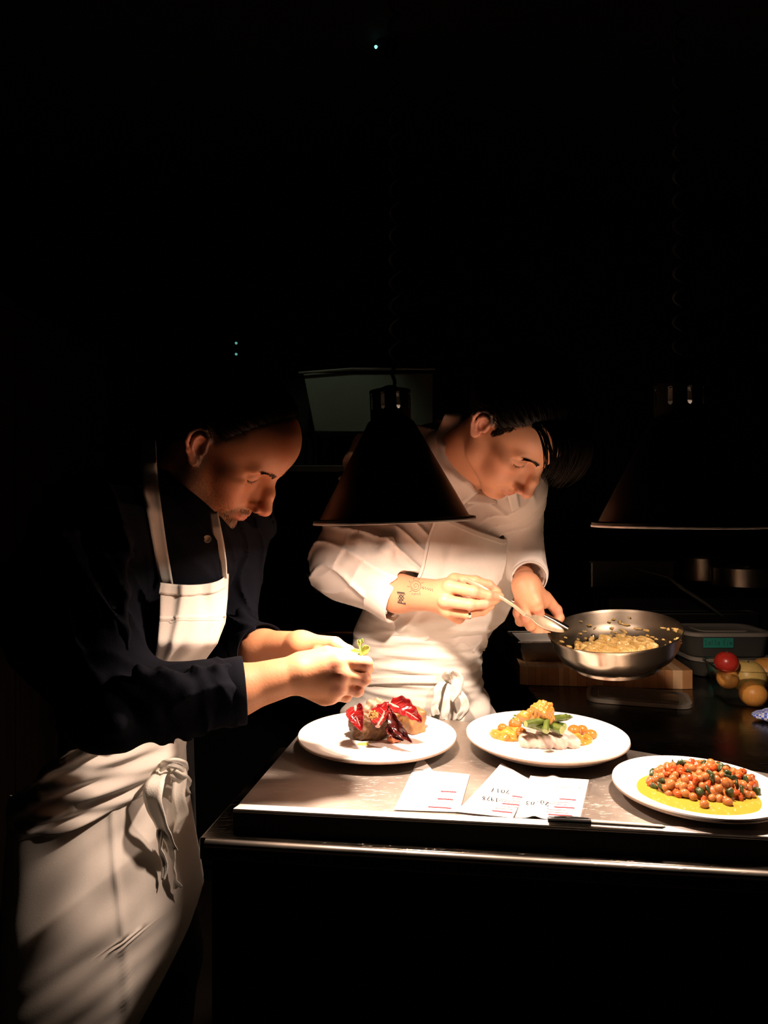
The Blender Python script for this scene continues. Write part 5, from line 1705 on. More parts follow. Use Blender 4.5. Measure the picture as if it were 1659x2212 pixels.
# bunched sleeve folds
for (a, b, c_, r_) in [((258, 1470, .90), (330, 1520, .925), (352, 1600, .965), .010), ((300, 1448, .905), (372, 1500, .935), (405, 1590, .975), .011), ((350, 1445, .92), (405, 1490, .940), (425, 1560, .965), .008),
                       ((420, 1440, .955), (446, 1490, .950), (462, 1560, .975), .007), ((470, 1446, .965), (482, 1490, .958), (490, 1550, .98), .006), ((215, 1480, .90), (250, 1560, .90), (270, 1604, .945), .010)]:
    S.chain([W(*a), W(*b), W(*c_)], [r_ * 1.0, r_ * 1.5, r_ * .9], k=.016)
for (a, b, r_) in [((150, 1150, .88), (215, 1330, .89), .012), ((255, 1180, .92), (275, 1400, .90), .010), ((520, 1320, 1.22), (560, 1390, 1.16), .008)]: S.cone(W(*a), W(*b), r_, r_ * .6, k=.03)
# sleeve openings
cutR = Vector(midA - elRA).to_track_quat('Z', 'Y').to_matrix(); dR = np.array(cutR)[:, 2]
S.box(midA + dR * .075, (.07, .07, .065), np.array(cutR), .002, .002, op='s')
S.cone(midA - dR * .04, midA + dR * .03, .0405, .0405, k=.003, op='s')
S.cone(W(560, 1404, 1.18), W(600, 1398, 1.16), .038, .048, k=.003, op='s')
S.ell(RA @ np.array((-.005, 0, -.06)) + OA, (.060, .060, .07), k=.01, op='s')
S.disp = near_cuff(garment_disp(.0100, (56, 36, 26), (-30, 52, 58), 0.0, .003), [W(500, 1494, 1.0), W(560, 1404, 1.18)]); S.dispmax = .012
SHA = S
shirt, _, _ = body_from(S, 'shirt', (-.75, .82, .96), (-.10, 1.45, 1.47), .0032, M_NAVY, A, 2)
axf = midA - elRA; axf /= np.linalg.norm(axf); Rf = Vector(axf).to_track_quat('Z', 'Y').to_matrix()
MB().lathe([(.046, -.040), (.0475, -.020), (.0485, .0), (.0490, .012), (.0480, .014), (.0455, .012), (.0445, -.010), (.044, -.030)], midA + axf * .004, 64, Rf).build('cuff', M_NAVY, shirt)
axf = W(560, 1405, 1.19) - elLA; axf /= np.linalg.norm(axf); Rf = Vector(axf).to_track_quat('Z', 'Y').to_matrix()
MB().lathe([(.044, -.040), (.0455, -.020), (.0465, .0), (.0470, .012), (.0460, .014), (.0435, .012), (.0425, -.010), (.042, -.030)], W(556, 1402, 1.19) + axf * .006, 64, Rf).build('cuff', M_NAVY, shirt)
# collar of the navy shirt: two leaves round the neck
ax = OA - nbA; ax /= np.linalg.norm(ax); Rc = Vector(ax).to_track_quat('Z', 'Y').to_matrix()
MB().lathe([(.064, -.020), (.061, .008), (.060, .024), (.0625, .026), (.070, .012), (.078, -.012), (.076, -.014), (.066, -.004)], nbA + ax * .012, 48, Rc).build('collar', M_NAVY, shirt)
bp = snap(SHA, [W(411, 1168, 1.0)], (.1, 1, 0), .05, 40)[0]
dirb = np.array((.35, -.93, .05))
me = MB().lathe([(0, .0016), (.0045, .0016), (.0055, .0024), (.006, .001), (.0055, 0), (0, 0)], bp + dirb * .0015, 20, Vector(dirb).to_track_quat('Z', 'Y').to_matrix())
me.build('button', mat('horn_button', (.62, .52, .38), .35), shirt)

# apron bib
bib_l = [(345, 1258), (344, 1330), (338, 1400), (325, 1470), (300, 1560)]
bib_r = [(496, 1240), (492, 1300), (486, 1345), (470, 1390), (448, 1420), (425, 1450), (400, 1560)]


def dep(px, py, u):
    f_ = .965 + .15 * u ** 1.0 + .0 * py
    return f_ + .085 * np.clip((py - 1395) / 60, 0, 1) - .012 * np.sin(u * 3.14)


def bfold(px, py, u):
    return 1.8 * (.006 * np.exp(-((u - .62 - (py - 1262) / 900) / .10) ** 2) * np.clip((1420 - py) / 160, 0, 1) - .005 * np.exp(-((u - .36 + (py - 1262) / 1500) / .08) ** 2)
            + .003 * np.sin(u * 14 + py / 40) * u + .026 * np.clip((u - .94) / .06, 0, 1) ** 2 * np.clip((1330 - py) / 90, 0, 1)
            - .0012 * (np.abs(py - 1336 + 6 * u) < 1.6))


TORA = Sdf(); TORA.ops = SHA.ops[:3]
bib, VB = drape('apron_bib', TORA, np.arange(1258, 1562, 3.0), bib_l, bib_r, dep, M_APRON, A, 70, .008, bfold, relax=14, lift=lambda y, u: (6 * np.sin(np.clip(u / .8, 0, 1) * 3.14) - 20 * np.clip((u - .75) / .25, 0, 1) ** 2) * np.clip((1330 - y) / 72, 0, 1))
# hem of the bib: a folded band with stitches
top = VB[0]
hem = MB()
strip('bib_hem', list(VB[4][::6] + (0, -.0024, 0)), .016, M_APRON, bib, .0012, side=[(0, 0, 1)] * len(VB[4][::6]))
mb = MB()
for row in (VB[7], VB[27]):
    for i in range(2, 68):
        a_, b_ = row[i] + (0, -.0034, 0), row[i] * .45 + row[i + 1] * .55 + (0, -.0034, 0); mb.tube([a_, b_], .00035, 4)
mb.build('stitching', mat('thread', (.60, .52, .44), .8), bib)


def on_shirt(S, pts, off=.004, back=.25):
    P = np.array([W(*p) for p in pts]); o = np.array((0, 0, H)); d = P - o; d /= np.linalg.norm(d, axis=1)[:, None]
    q = P.astype(np.float32) - d.astype(np.float32) * back
    for _ in range(50): q = q + d * np.clip(S.ev(q.astype(np.float32)), -.02, .06)[:, None] * .9
    far = np.linalg.norm(q - P, axis=1) > .22
    q = np.where(far[:, None], P, q)
    return [a - b * off for a, b in zip(q, d)]



def band(name, S, Lp, Rp, m, parent, off=.004, sub=5, nn=5, thick=.0014, snapit=True):
    """a strap whose two edges are given; it lies on S wherever S carries it"""
    def dense(pts):
        P = np.array(pts, float); out = []
        for i in range(len(P) - 1):
            for k in range(sub): out.append(P[i] + (P[i + 1] - P[i]) * k / sub)
        return np.array(out + [P[-1]])
    A_, B_ = dense(Lp), dense(Rp); rows = []
    pts = np.array([A_[i] * (1 - k / nn) + B_[i] * (k / nn) for i in range(len(A_)) for k in range(nn + 1)])
    q = np.array(on_shirt(S, pts, off, .2)) if snapit else np.array([W(*x) for x in pts])
    g = q.reshape(len(A_), nn + 1, 3); Y = g[..., 1].copy()
    base = pts[:, 2].reshape(Y.shape)
    Y = np.where(np.abs(Y - base) > .10, base, Y)
    for _ in range(8):
        E = np.pad(Y, 1, mode='edge'); Y = np.minimum((E[:-2, 1:-1] + E[2:, 1:-1] + E[1:-1, :-2] + E[1:-1, 2:]) / 4, Y)
    V = [W(x, y, yy) for (x, y, _), yy in zip(pts, Y.ravel())]; w = nn + 1
    o = link(name, raw_mesh(name, V, [(j * w + i, j * w + i + 1, (j + 1) * w + i + 1, (j + 1) * w + i) for j in range(len(A_) - 1) for i in range(nn)]), m, parent)
    sm = o.modifiers.new('thick', 'SOLIDIFY'); sm.thickness = thick; sm.offset = 1
    return o


band('apron_strap', SHA, [(306, 950, 1.06), (302, 1000, 1.04), (308, 1060, 1.02), (320, 1120, 1.0), (333, 1190, .98), (346, 1262, .97)],
     [(336, 950, 1.06), (338, 1000, 1.04), (344, 1060, 1.02), (352, 1120, 1.0), (362, 1190, .98), (374, 1262, .97)], M_APRON, bib)
band('apron_strap', SHA, [(452, 1105, 1.08), (456, 1140, 1.08), (463, 1175, 1.09), (476, 1213, 1.10), (480, 1250, 1.105)],
     [(470, 1105, 1.08), (477, 1140, 1.08), (484, 1175, 1.09), (489, 1213, 1.10), (491, 1250, 1.105)], M_APRON, bib, snapit=False)

# apron skirt and the fold-over at the waist
def skf(t, y, z):
    d = math.degrees(t); s = 0.0
    s += .0024 * math.sin(z * 62 + 2.5 * math.sin(d / 26) + d / 40) * (.4 + .6 * math.sin(d / 30 + z * 7) ** 2)
    s += .0012 * math.sin(z * 118 + d / 9 + 2 * math.sin(z * 20))
    s += .0045 * math.exp(-((d - 82 - (z - 1.0) * 14) / 2.2) ** 2)
    s += .0012 * math.exp(-((d - 52 + (z - .9) * 60) / 7.) ** 2) * (z < .98)
    s += .0035 * math.sin(d / 13 + z * 9) * max(0, min(1, (1.0 - z) * 2.0)) * .5
    return s


lev = [(1550, 140, 378), (1580, 70, 385), (1620, 40, 395), (1660, 26, 402), (1720, 15, 404), (1780, 8, 410), (1850, 3, 420), (1920, 2, 432), (1985, 0, 441), (2060, -2, 444), (2150, -4, 446), (2260, -6, 446), (2420, -10, 446)]


def th1(y):
    # the apron's free edge swings back under the front from y = 1985 down
    if y < 1985: e = -18
    else:
        x = np.interp(y, [1985, 2040, 2100, 2160, 2212, 2320, 2420], [441, 412, 365, 315, 272, 190, 120]); L_ = 0; R_ = 445
        e = math.degrees(math.acos(max(-1, min(1, (x - (L_ + R_) / 2) / ((R_ - L_) / 2))))) if y > 1985 else 0
    return (e, 150 if y < 1625 else 150 + min(38, (y - 1625) * .6))


sk = wrap('apron_skirt', lev, 1.160, .088, th1, M_APRON, A, 150, 8, skf, kx=.125)


def wf(t, y, z):
    d = math.degrees(t)
    return (.010 + .0065 * math.sin(z * 150 + d / 13 + 1.5 * math.sin(d / 24)) + .0035 * math.sin(z * 260 - d / 10) + .010 * math.sin((y - 1545) / 180 * 3.1))


lev2 = [(1550, 135, 372), (1580, 68, 385), (1620, 40, 396), (1650, 22, 404), (1680, 12, 400), (1712, 14, 380)]
wst = wrap('waist_fold', lev2, 1.160, .090, lambda y: (-10 if y < 1630 else -10 + (y - 1630) * .62, 150 if y < 1600 else 150 + min(38, (y - 1600) * .6)), M_APRON, A, 130, 9, wf, kx=.125)
# tie of the apron: ribbons and loops at the right hip
yk = 1.005


def skY(px):
    c = (px - 215) / 215.
    return 1.160 + .125 * c - .088 * math.sqrt(max(0, 1 - c * c)) ** .8 - .022


def rb(pts, w, side=None, name='tie_ribbon'):
    return strip(name, [W(p[0], p[1], skY(p[0]) + (p[2] - 1.0) * .8) for p in pts], w, M_TAPE, sk, .0014, side, sub=6, crease=.0018)


rb([(352, 1665, 1.03), (335, 1690, .985), (330, 1730, .975), (345, 1775, .980), (362, 1812, .990), (378, 1838, 1.0)], [.016, .030, .034, .030, .022, .012], [(1, .1, -.1), (1, .2, 0), (1, -.3, .1), (.9, -.5, .2), (.8, -.5, .3), (.8, -.5, .3)])
rb([(372, 1650, 1.04), (388, 1672, 1.0), (385, 1720, .985), (392, 1760, .990), (380, 1800, 1.0)], [.016, .024, .022, .024, .010], [(1, .2, -.1), (1, .4, .1), (1, .5, 0), (.9, .6, .1), (1, .5, 0)])
rb([(345, 1660, 1.02), (365, 1648, .985), (395, 1654, .985), (402, 1672, 1.01), (385, 1672, 1.03)], [.012, .018, .018, .016, .014], [(0, 0, 1), (.1, -.4, .9), (.2, -.3, .9), (.3, 0, .9), (0, 0, 1)], 'tie_loop')
rb([(370, 1668, 1.0), (392, 1682, .985), (408, 1700, 1.0), (396, 1716, 1.02), (380, 1706, 1.02)], [.014, .022, .018, .014, .010], [(.6, 0, .8), (.5, -.3, .8), (.2, 0, 1), (.3, 0, 1), (.5, 0, 1)], 'tie_loop')
rb([(360, 1800, 1.0), (370, 1835, .998), (376, 1870, 1.0), (379, 1895, 1.002), (385, 1918, 1.0)], [.014, .014, .012, .012, .016], [(1, .3, 0), (1, -.2, 0), (.3, -1, 0), (.5, -.8, 0), (1, .1, .15)])
rb([(345, 1790, .992), (346, 1830, 1.0), (356, 1868, 1.005), (352, 1900, 1.01)], [.010, .012, .010, .007], [(1, .6, 0), (.6, -.9, 0), (1, .3, 0), (1, 0, 0)])

# trousers and shoes, mostly hidden by the apron
S = Sdf()
for sx, yy in ((-.06, 1.21), (.035, 1.31)):
    S.cone((-.455 + sx * .5, yy, .98), (-.45 + sx, yy, .52), .075, .065, k=.05); S.cone((-.45 + sx, yy, .52), (-.48 + sx, yy, .09), .065, .055, k=.03)
body_from(S, 'trousers', (-.75, .85, .02), (-.25, 1.45, 1.12), .010, M_TROUS, A)
for sx, yy in ((-.06, 1.21), (.035, 1.31)):
    sdf_obj('shoe', lambda S: S.cone((-.50 + sx, yy, .04), (-.33 + sx, yy - .03, .032), .042, .034, k=.02).box((-.42 + sx, yy - .015, .010), (.13, .045, .010), rot3(-.17, 0, 0), .006, .008), (-.72, yy - .15, -.002), (-.2, yy + .15, .12), .006, M_SHOE, parent=A)

# the sprig in his fingers
T = empty('herb_sprig', W(780, 1430, 1.075), 'small green leafy sprig pinched between the first man\'s fingers', 'herb')
M_LEAFG = noisy('green_leaf', (.10, .22, .03), (.20, .34, .06), 120, .45, bstr=.3, Transmission_Weight=0.0)
M_STEMG = noisy('pale_stem', (.42, .50, .16), (.50, .58, .22), 100, .4)
MB().tube([W(782, 1432, 1.075), W(779, 1412, 1.074), W(777, 1396, 1.073), W(779, 1384, 1.072)], [.0026, .0026, .0026, .002], 8, flat=.6).build('stem', M_STEMG, T)


def gleaf(a, b, wid, up, seed):
    a, b = np.array(a), np.array(b); d = b - a; u = np.array(up, float); s_ = np.cross(d / np.linalg.norm(d), u); s_ /= np.linalg.norm(s_); V = []; n, k = 12, 6
    for i in range(n + 1):
        t = i / n; w = wid * math.sin(math.pi * t ** .8) ** .8 + .0003
        for j in range(k + 1):
            q = 2 * j / k - 1; V.append(a + d * t + s_ * q * w + u * (abs(q) * w * .45 + .0006 * math.sin(t * 20 + q * 3)))
    o = link('leaf', raw_mesh('leaf', V, [(i * (k + 1) + j, i * (k + 1) + j + 1, (i + 1) * (k + 1) + j + 1, (i + 1) * (k + 1) + j) for i in range(n) for j in range(k)]), M_LEAFG, T)
    sm = o.modifiers.new('t', 'SOLIDIFY'); sm.thickness = .0004
    MB().tube([a, a + d * .5 - u * .0003, b], [.0007, .0005, .0002], 5).build('midrib', M_STEMG, o)


gleaf(W(778, 1412, 1.076), W(752, 1406, 1.088), .0055, (0, -.75, .65), 1)
gleaf(W(780, 1412, 1.075), W(799, 1399, 1.066), .0078, (0, -.8, .6), 2)
gleaf(W(781, 1415, 1.077), W(760, 1414, 1.085), .0045, (0, -.75, .65), 3)
gleaf(W(779, 1396, 1.073), W(772, 1382, 1.070), .0032, (.3, -.9, .2), 4)
gleaf(W(779, 1390, 1.073), W(784, 1380, 1.072), .0030, (-.2, -.9, .3), 5)

# ==================================================================== the man in the white shirt
B = empty('person', (.08, 1.52, 0), 'dark-haired man in a white shirt and apron, spooning sauce from a steel pan', 'person')
RB = rot3(math.radians(-45.5), math.radians(62), math.radians(9)); OB = np.array((.236, 1.255, 1.512))
shR = np.array((-.01, 1.52, 1.475)); shL = np.array((.262, 1.41, 1.405)); elR = W(735, 1236, 1.45); wrR = W(955, 1286, 1.305)
elL = np.array((.290, 1.58, 1.270)); wrL = W(1137, 1266, 1.365); nbB = np.array((.150, 1.415, 1.462))
S = Sdf(); head_sdf(S, RB, OB, nose=.85, slim=.96, earp=-4)
S.cone((-.020, 0, -.045), RB.T @ (nbB - OB), .053, .058, k=.03)
S.cone((.012, 0, -.06), RB.T @ (nbB + np.array((.02, -.03, -.03)) - OB), .028, .036, k=.03)
S.frame()
S.cone(nbB, shR + (0.02, 0, -.01), .046, .036, k=.03); S.cone(nbB, shL + (0, 0, -.01), .046, .036, k=.03)
S.cone(nbB, (.13, 1.46, 1.28), .055, .06, k=.03)
S.chain([shR, elR, W(860, 1282, 1.37), wrR], [.036, .034, .0350, .0290], k=.02)
S.chain([shL, elL, wrL], [.036, .032, .0215], k=.02)
# right hand with the spoon
mR = [W(982, 1254, 1.288), W(972, 1268, 1.272), W(962, 1298, 1.272), W(966, 1319, 1.285)]
for q, r_ in zip(mR, (.0135, .0135, .013, .0125)): S.cone(wrR + (.002, 0, 0), q, .0235, r_, k=.012)
S.cone(W(950, 1300, 1.315), W(990, 1334, 1.305), .0215, .0125, k=.012)
S.cone(W(950, 1290, 1.31), W(1000, 1310, 1.315), .022, .020, k=.012)
for q in mR: S.ell(q + (0, -.001, 0), (.0125, .0115, .0115), k=.006)
finger(S, [(982, 1252, 1.290), (1027, 1256, 1.282), (1056, 1264, 1.284), (1075, 1279, 1.286)], [.0118, .0105, .0092, .0078])
finger(S, [(972, 1266, 1.270), (1024, 1278, 1.258), (1054, 1286, 1.266), (1080, 1289, 1.278)], [.0120, .0106, .0094, .0080])
finger(S, [(960, 1298, 1.270), (1016, 1306, 1.260), (1048, 1304, 1.268), (1070, 1296, 1.280)], [.0118, .0104, .0092, .0078])
finger(S, [(966, 1319, 1.285), (1010, 1326, 1.277), (1042, 1320, 1.280), (1060, 1309, 1.286)], [.0108, .0092, .0084, .0072])
finger(S, [(965, 1300, 1.325), (1015, 1306, 1.322), (1050, 1302, 1.308), (1074, 1292, 1.298)], [.0145, .0120, .0105, .0085])
# left hand round the pan handle
hT = [W(1226, 1358, 1.365), W(1195, 1340, 1.372), W(1165, 1325, 1.380), W(1132, 1309, 1.392), W(1107, 1298, 1.402)]
S.cone(wrL, W(1150, 1298, 1.362), .0225, .021, k=.014); S.cone(wrL, W(1172, 1296, 1.378), .0235, .0185, k=.014)
S.cone(wrL, W(1134, 1306, 1.362), .023, .0165, k=.014)
S.cone(W(1145, 1285, 1.350), W(1156, 1300, 1.342), .018, .0135, k=.012)
finger(S, [(1154, 1292, 1.345), (1160, 1310, 1.345), (1166, 1325, 1.352)], [.0138, .0120, .0098])
finger(S, [(1178, 1290, 1.378), (1202, 1318, 1.385), (1208, 1334, 1.384), (1200, 1350, 1.376)], [.0128, .0108, .0096, .0082])
finger(S, [(1132, 1304, 1.360), (1136, 1334, 1.352), (1146, 1352, 1.364), (1158, 1352, 1.382)], [.0125, .0110, .0100, .0085])
finger(S, [(1124, 1300, 1.366), (1120, 1324, 1.364), (1124, 1342, 1.376), (1136, 1346, 1.392)], [.0120, .0105, .0095, .008])
finger(S, [(1150, 1320, 1.372), (1146, 1352, 1.372), (1166, 1366, 1.376), (1184, 1372, 1.382)], [.0110, .0100, .0092, .0080])
bodyB, V, me = body_from(S, 'body', (-.18, 1.08, 1.12), (.48, 1.66, 1.62), .0019, M_SKIN, B)
SB = S
L = head_paint(RB, OB, hair=((.90, 0, -.44), (.048, 0, .075)))
Tp = Sdf()
for px, py, y in ((1060, 1268, 1.27), (1070, 1284, 1.26), (1024, 1280, 1.25), (1016, 1308, 1.25), (985, 1262, 1.27), (970, 1300, 1.262), (1050, 1306, 1.26), (1203, 1322, 1.37), (1166, 1325, 1.34), (1136, 1335, 1.34)): Tp.ell(W(px, py, y), (.012, .012, .010))
fs2 = [o[1] for o in Tp.ops]
L.append((lambda P: np.min([f(P.copy()) for f in fs2], 0), (.68, .25, .17), .008, .75))
paint(me, V, (.65, .31, .175), L)
face_bits(SB, bodyB, RB, OB, 1.0, 1.0, 1.0, 4)
CAPB = hair_cap(RB, OB, 1.0, (.90, 0, -.44), (.048, 0, .075), (-.05, 0, -.028), grow=.011, disp=.0009)
hairB, _, _ = body_from(CAPB, 'hair', OB - .18, OB + .19, .0021, M_HAIR, bodyB)
hair_over(Both(CAPB, SB), RB, OB, 1500, 8, (.90, 0, -.44), (.048, 0, .075), .055, .0006, .006).build('hair_strands', M_HAIR, hairB)
# sideburn: short hairs pointing down in front of the ear
rr = random.Random(17)
for sd_ in (-1, 1):
    raw = []
    for i in range(210):
        u = rr.random(); raw.append((.012 + .016 * u + rr.uniform(-.008, .010) * (.5 + .5 * u), sd_ * .10, .002 + .050 * u))
    raw = np.array(raw); d = np.stack([0 * raw[:, 0], -np.sign(raw[:, 1]), 0 * raw[:, 0]], 1)
    p = snap(SB, raw @ RB.T + OB, d @ RB.T, 0, 30); dn = d @ RB.T; dl = RB @ np.array((.15, 0, -1.)); mb = MB()
    for q, n_ in zip(p, dn): mb.tube([q, q + dl * .004 - n_ * .001, q + dl * .008 - n_ * .0006], [.0005, .0004, .0001], 3)
    mb.build('sideburn', M_HAIR, hairB)
# fringe: clumps of hair falling forward from the hairline
mb = MB(); rr = random.Random(31)
for i in range(230):
    a = rr.uniform(-1, 1); u = rr.random()
    x0 = np.array((.050 + .020 * (1 - a * a) - .02 * u, a * .058, .104 - .028 * a * a + .004 * u))
    root_ = RB @ x0 + OB
    # tips hang in an arc below and in front of the forehead
    s_ = (a + 1) / 2
    tip = W(1172 + 74 * s_ + rr.uniform(-8, 12), 1030 + 30 * math.sin(s_ * 2.6) - 30 * s_ + rr.uniform(-22, 14), 1.14 + .10 * s_ + rr.uniform(-.01, .012))
    bow = RB @ np.array((.030 + .014 * u, 0, .022)) * rr.uniform(.6, 1.1) + np.array((.008 * s_, -.006, 0))
    c1 = root_ + bow; c2 = (root_ * .35 + tip * .65) + bow * .85
    pts = [root_ * (1 - t) ** 3 + 3 * c1 * t * (1 - t) ** 2 + 3 * c2 * t * t * (1 - t) + tip * t ** 3 for t in np.linspace(0, 1, 12)]
    r0 = rr.choice([.0034, .0024, .0016, .0010, .0006])
    mb.tube(pts, [r0 * (1 - t ** 1.5 * .93) for t in np.linspace(0, 1, 12)], 5, flat=.6)
mb.build('fringe', M_HAIR, hairB)

# shirt
S = Sdf()
S.cone(W(903, 1540, 1.55), W(903, 1440, 1.55), .122, .118, k=.04, flat=((.2, -1, 0), .72))
S.cone(W(903, 1440, 1.55), W(945, 1240, 1.50), .118, .150, k=.05, flat=((.2, -1, 0), .75))
S.cone(W(945, 1240, 1.50), (.140, 1.47, 1.375), .150, .135, k=.05, flat=((.3, -1, .3), .72))
S.cone(shR + (.01, 0, -.004), (.135, 1.48, 1.470), .070, .068, k=.05)
S.cone((.135, 1.48, 1.470), shL + (0, 0, 0), .068, .066, k=.05)
S.cone((.13, 1.44, 1.43), nbB + (0, 0, -.01), .085, .066, k=.05)
S.chain([shR + (0, 0, -.01), elR + (.004, 0, .006), W(868, 1283, 1.372)], [.070, .058, .0500], k=.035)
S.cone(W(800, 1230, 1.42), W(760, 1180, 1.45), .062, .066, k=.04)
S.chain([shL, elL, W(1143, 1243, 1.405)], [.060, .048, .0335], k=.03)
# pulled folds
for (a, b, c_, r_) in [((715, 1205, 1.40), (775, 1172, 1.385), (835, 1180, 1.40), .009), ((722, 1240, 1.40), (770, 1200, 1.375), (830, 1214, 1.375), .009), ((845, 1165, 1.37), (836, 1190, 1.37), (822, 1214, 1.385), .008), 
                       ((870, 1135, 1.40), (876, 1200, 1.385), (890, 1240, 1.38), .008), ((870, 1120, 1.41), (868, 1160, 1.40), (862, 1190, 1.395), .006)]:
    S.chain([W(*a), W(*b), W(*c_)], [r_ * .6, r_, r_ * .6], k=.018)
# turned-back cuff
axc = np.array((.86, -.42, -.30)); axc /= np.linalg.norm(axc); Rq = Vector(axc).to_track_quat('Z', 'Y').to_matrix()
S.box(W(855, 1294, 1.378) + axc * .066, (.060, .060, .065), np.array(Rq), .002, .002, op='s')
S.cone(W(830, 1284, 1.395), W(905, 1283, 1.338), .0415, .0440, k=.003, op='s')
S.chain([W(1138, 1120, 1.44), W(1140, 1185, 1.435), W(1144, 1232, 1.41)], [.031, .028, .030], k=.03)
axl = wrL - elL; axl /= np.linalg.norm(axl); Rl = Vector(axl).to_track_quat('Z', 'Y').to_matrix(); cL = W(1142, 1246, 1.400)
S.box(cL + axl * .050, (.055, .055, .045), np.array(Rl), .002, .002, op='s')
S.cone(cL - axl * .03, cL + axl * .02, .0290, .0290, k=.003, op='s')
S.ell(RB @ np.array((.0, 0, -.075)) + OB, (.060, .060, .075), k=.01, op='s')
S.disp = near_cuff(garment_disp(.0085, (34, 22, 60), (44, 40, -40), 1.3, .004), [W(850, 1284, 1.38), W(1142, 1244, 1.402)]); S.dispmax = .014
SHB = S
shirtB, _, _ = body_from(S, 'shirt', (-.22, 1.22, .98), (.50, 1.72, 1.60), .0030, M_WHITE, B, 1)
MB().lathe([(.0500, -.045), (.0515, -.030), (.0545, -.012), (.0560, .004), (.0555, .0065), (.0530, .0068), (.0515, .002), (.0505, -.014), (.0480, -.030)], W(855, 1294, 1.378), 64, Rq, sx=1.0, sy=.86).build('cuff', M_WHITE, shirtB)
MB().lathe([(.0335, -.030), (.0350, -.012), (.0362, .004), (.0358, .010), (.0335, .0105), (.0325, .0), (.0318, -.020)], cL, 64, Rl).build('cuff', M_WHITE, shirtB)
ax = OB - nbB; ax /= np.linalg.norm(ax); Rc = Vector(ax).to_track_quat('Z', 'Y').to_matrix()
MB().lathe([(.068, -.030), (.063, .006), (.061, .030), (.0640, .032), (.073, .014), (.082, -.016), (.080, -.019), (.068, -.006)], nbB + ax * .004, 64, Rc).build('collar', M_WHITE, shirtB)
band('collar_stand', SHB, [(962, 893, 1.40), (938, 945, 1.36), (946, 1000, 1.34), (970, 1048, 1.33), (1002, 1090, 1.33)], [(1002, 893, 1.40), (982, 962, 1.36), (1003, 1017, 1.34), (1020, 1045, 1.33), (1030, 1066, 1.33)], M_WHITE, shirtB, .012, 6, 6, .003)
strip('collar_wing', on_shirt(SHB, [(1008, 1078, 1.30), (1030, 1076, 1.30), (1052, 1080, 1.30), (1074, 1086, 1.31)], .010), [.020, .022, .018, .006], M_WHITE, shirtB, .0016, side=[(.2, 0, 1)] * 4)
bp = on_shirt(SHB, [(1084, 1161, 1.36)], .004)[0]
MB().lathe([(0, .0016), (.004, .0016), (.005, .001), (.005, 0), (0, 0)], bp, 16, Matrix.Rotation(math.radians(90), 3, 'X')).build('button', M_LASH, shirtB)
# bib
bl_ = [(952, 1092), (930, 1130), (920, 1180), (908, 1235), (880, 1290), (830, 1350), (790, 1400)]
br_ = [(1112, 1060), (1128, 1120), (1134, 1148), (1129, 1210), (1121, 1260), (1108, 1306), (1090, 1342), (1064, 1362), (1044, 1375), (1038, 1400)]


def depB(px, py, u):
    return 1.40 - .035 * np.sin(np.clip(u, 0, 1) * 3.14) + .03 * u + .0 * py


def topcut(x):
    return np.interp(x, [930, 952, 975, 1030, 1085, 1110, 1120, 1136], [1130, 1095, 1122, 1146, 1165, 1162, 1152, 1145])


rowsB = np.linspace(0, 1, 90); nu = 80
U = np.linspace(0, 1, nu + 1)
ybot = 1402.
# a top edge that dips in a curve: rows run from the curved top to the waist
topx = 940 + (1134 - 940) * U; topy = topcut(topx)


def bibB():
    PX = np.zeros((90, nu + 1)); PY = np.zeros_like(PX)
    for j, v in enumerate(rowsB):
        for it in range(3):
            y_ = topy * (1 - v) + ybot * v
            if it == 0: x_ = topx.copy()
            L_ = poly_at(bl_, y_); R_ = poly_at(br_, y_)
            x_ = L_ * (1 - U) + R_ * U
            if j == 0: x_ = topx
        w_ = min(1, v * 6); x_ = topx * (1 - w_) + x_ * w_
        PX[j] = x_; PY[j] = y_
    return PX, PY


PX, PY = bibB()
D = depB(PX, PY, U[None, :] + 0 * PX)
dirs = np.stack([(PX - CX) / F, np.ones_like(PX), -(PY - CY) / F], -1).reshape(-1, 3); nrm = np.linalg.norm(dirs, axis=1)
t_ = np.full(len(dirs), 1.15, dtype=np.float32)
TOR = Sdf(); TOR.ops = SHB.ops[:6]
for _ in range(60): t_ = t_ + np.clip(TOR.ev((dirs * t_[:, None] + (0, 0, H)).astype(np.float32)), -.02, .06) / nrm * .9
ok = np.abs(TOR.ev((dirs * t_[:, None] + (0, 0, H)).astype(np.float32))) < .004
tt = np.where(ok, t_ - .012, 9).reshape(PX.shape)
D = np.minimum(D + .03, tt)
for _ in range(30):
    E = np.pad(D, 1, mode='edge'); A_ = (E[:-2, 1:-1] + E[2:, 1:-1] + E[1:-1, :-2] + E[1:-1, 2:]) / 4; D = np.minimum(A_, D + .002)
Ug = U[None, :] + 0 * PX
D += .030 * np.clip((Ug - .93) / .07, 0, 1) ** 1.6 * np.clip((1340 - PY) / 150, 0, 1)
D += .004 * np.exp(-((Ug - .25) / .06) ** 2) - .005 * np.exp(-((Ug - .80 + (PY - 1150) / 2500) / .06) ** 2) * np.clip((PY - 1200) / 80, 0, 1)
D += .0045 * np.sin(PY / 7.5 + 5 * Ug) * np.clip((PY - 1320) / 40, 0, 1) * np.clip((1392 - PY) / 20, 0, 1)
D += .05 * np.clip((PY - 1362) / 38, 0, 1) ** 1.2 + .05 * np.clip((PY - 1300) / 60, 0, 1) * np.clip(1 - Ug * 5, 0, 1)
V = np.stack([(PX - CX) / F * D, D, H - (PY - CY) / F * D], -1).reshape(-1, 3); w = nu + 1
bibo = link('apron_bib', raw_mesh('bib', V, [(j * w + i, j * w + i + 1, (j + 1) * w + i + 1, (j + 1) * w + i) for j in range(89) for i in range(nu)]), M_APRON, B)
sm = bibo.modifiers.new('t', 'SOLIDIFY'); sm.thickness = .0018; sm.offset = 1
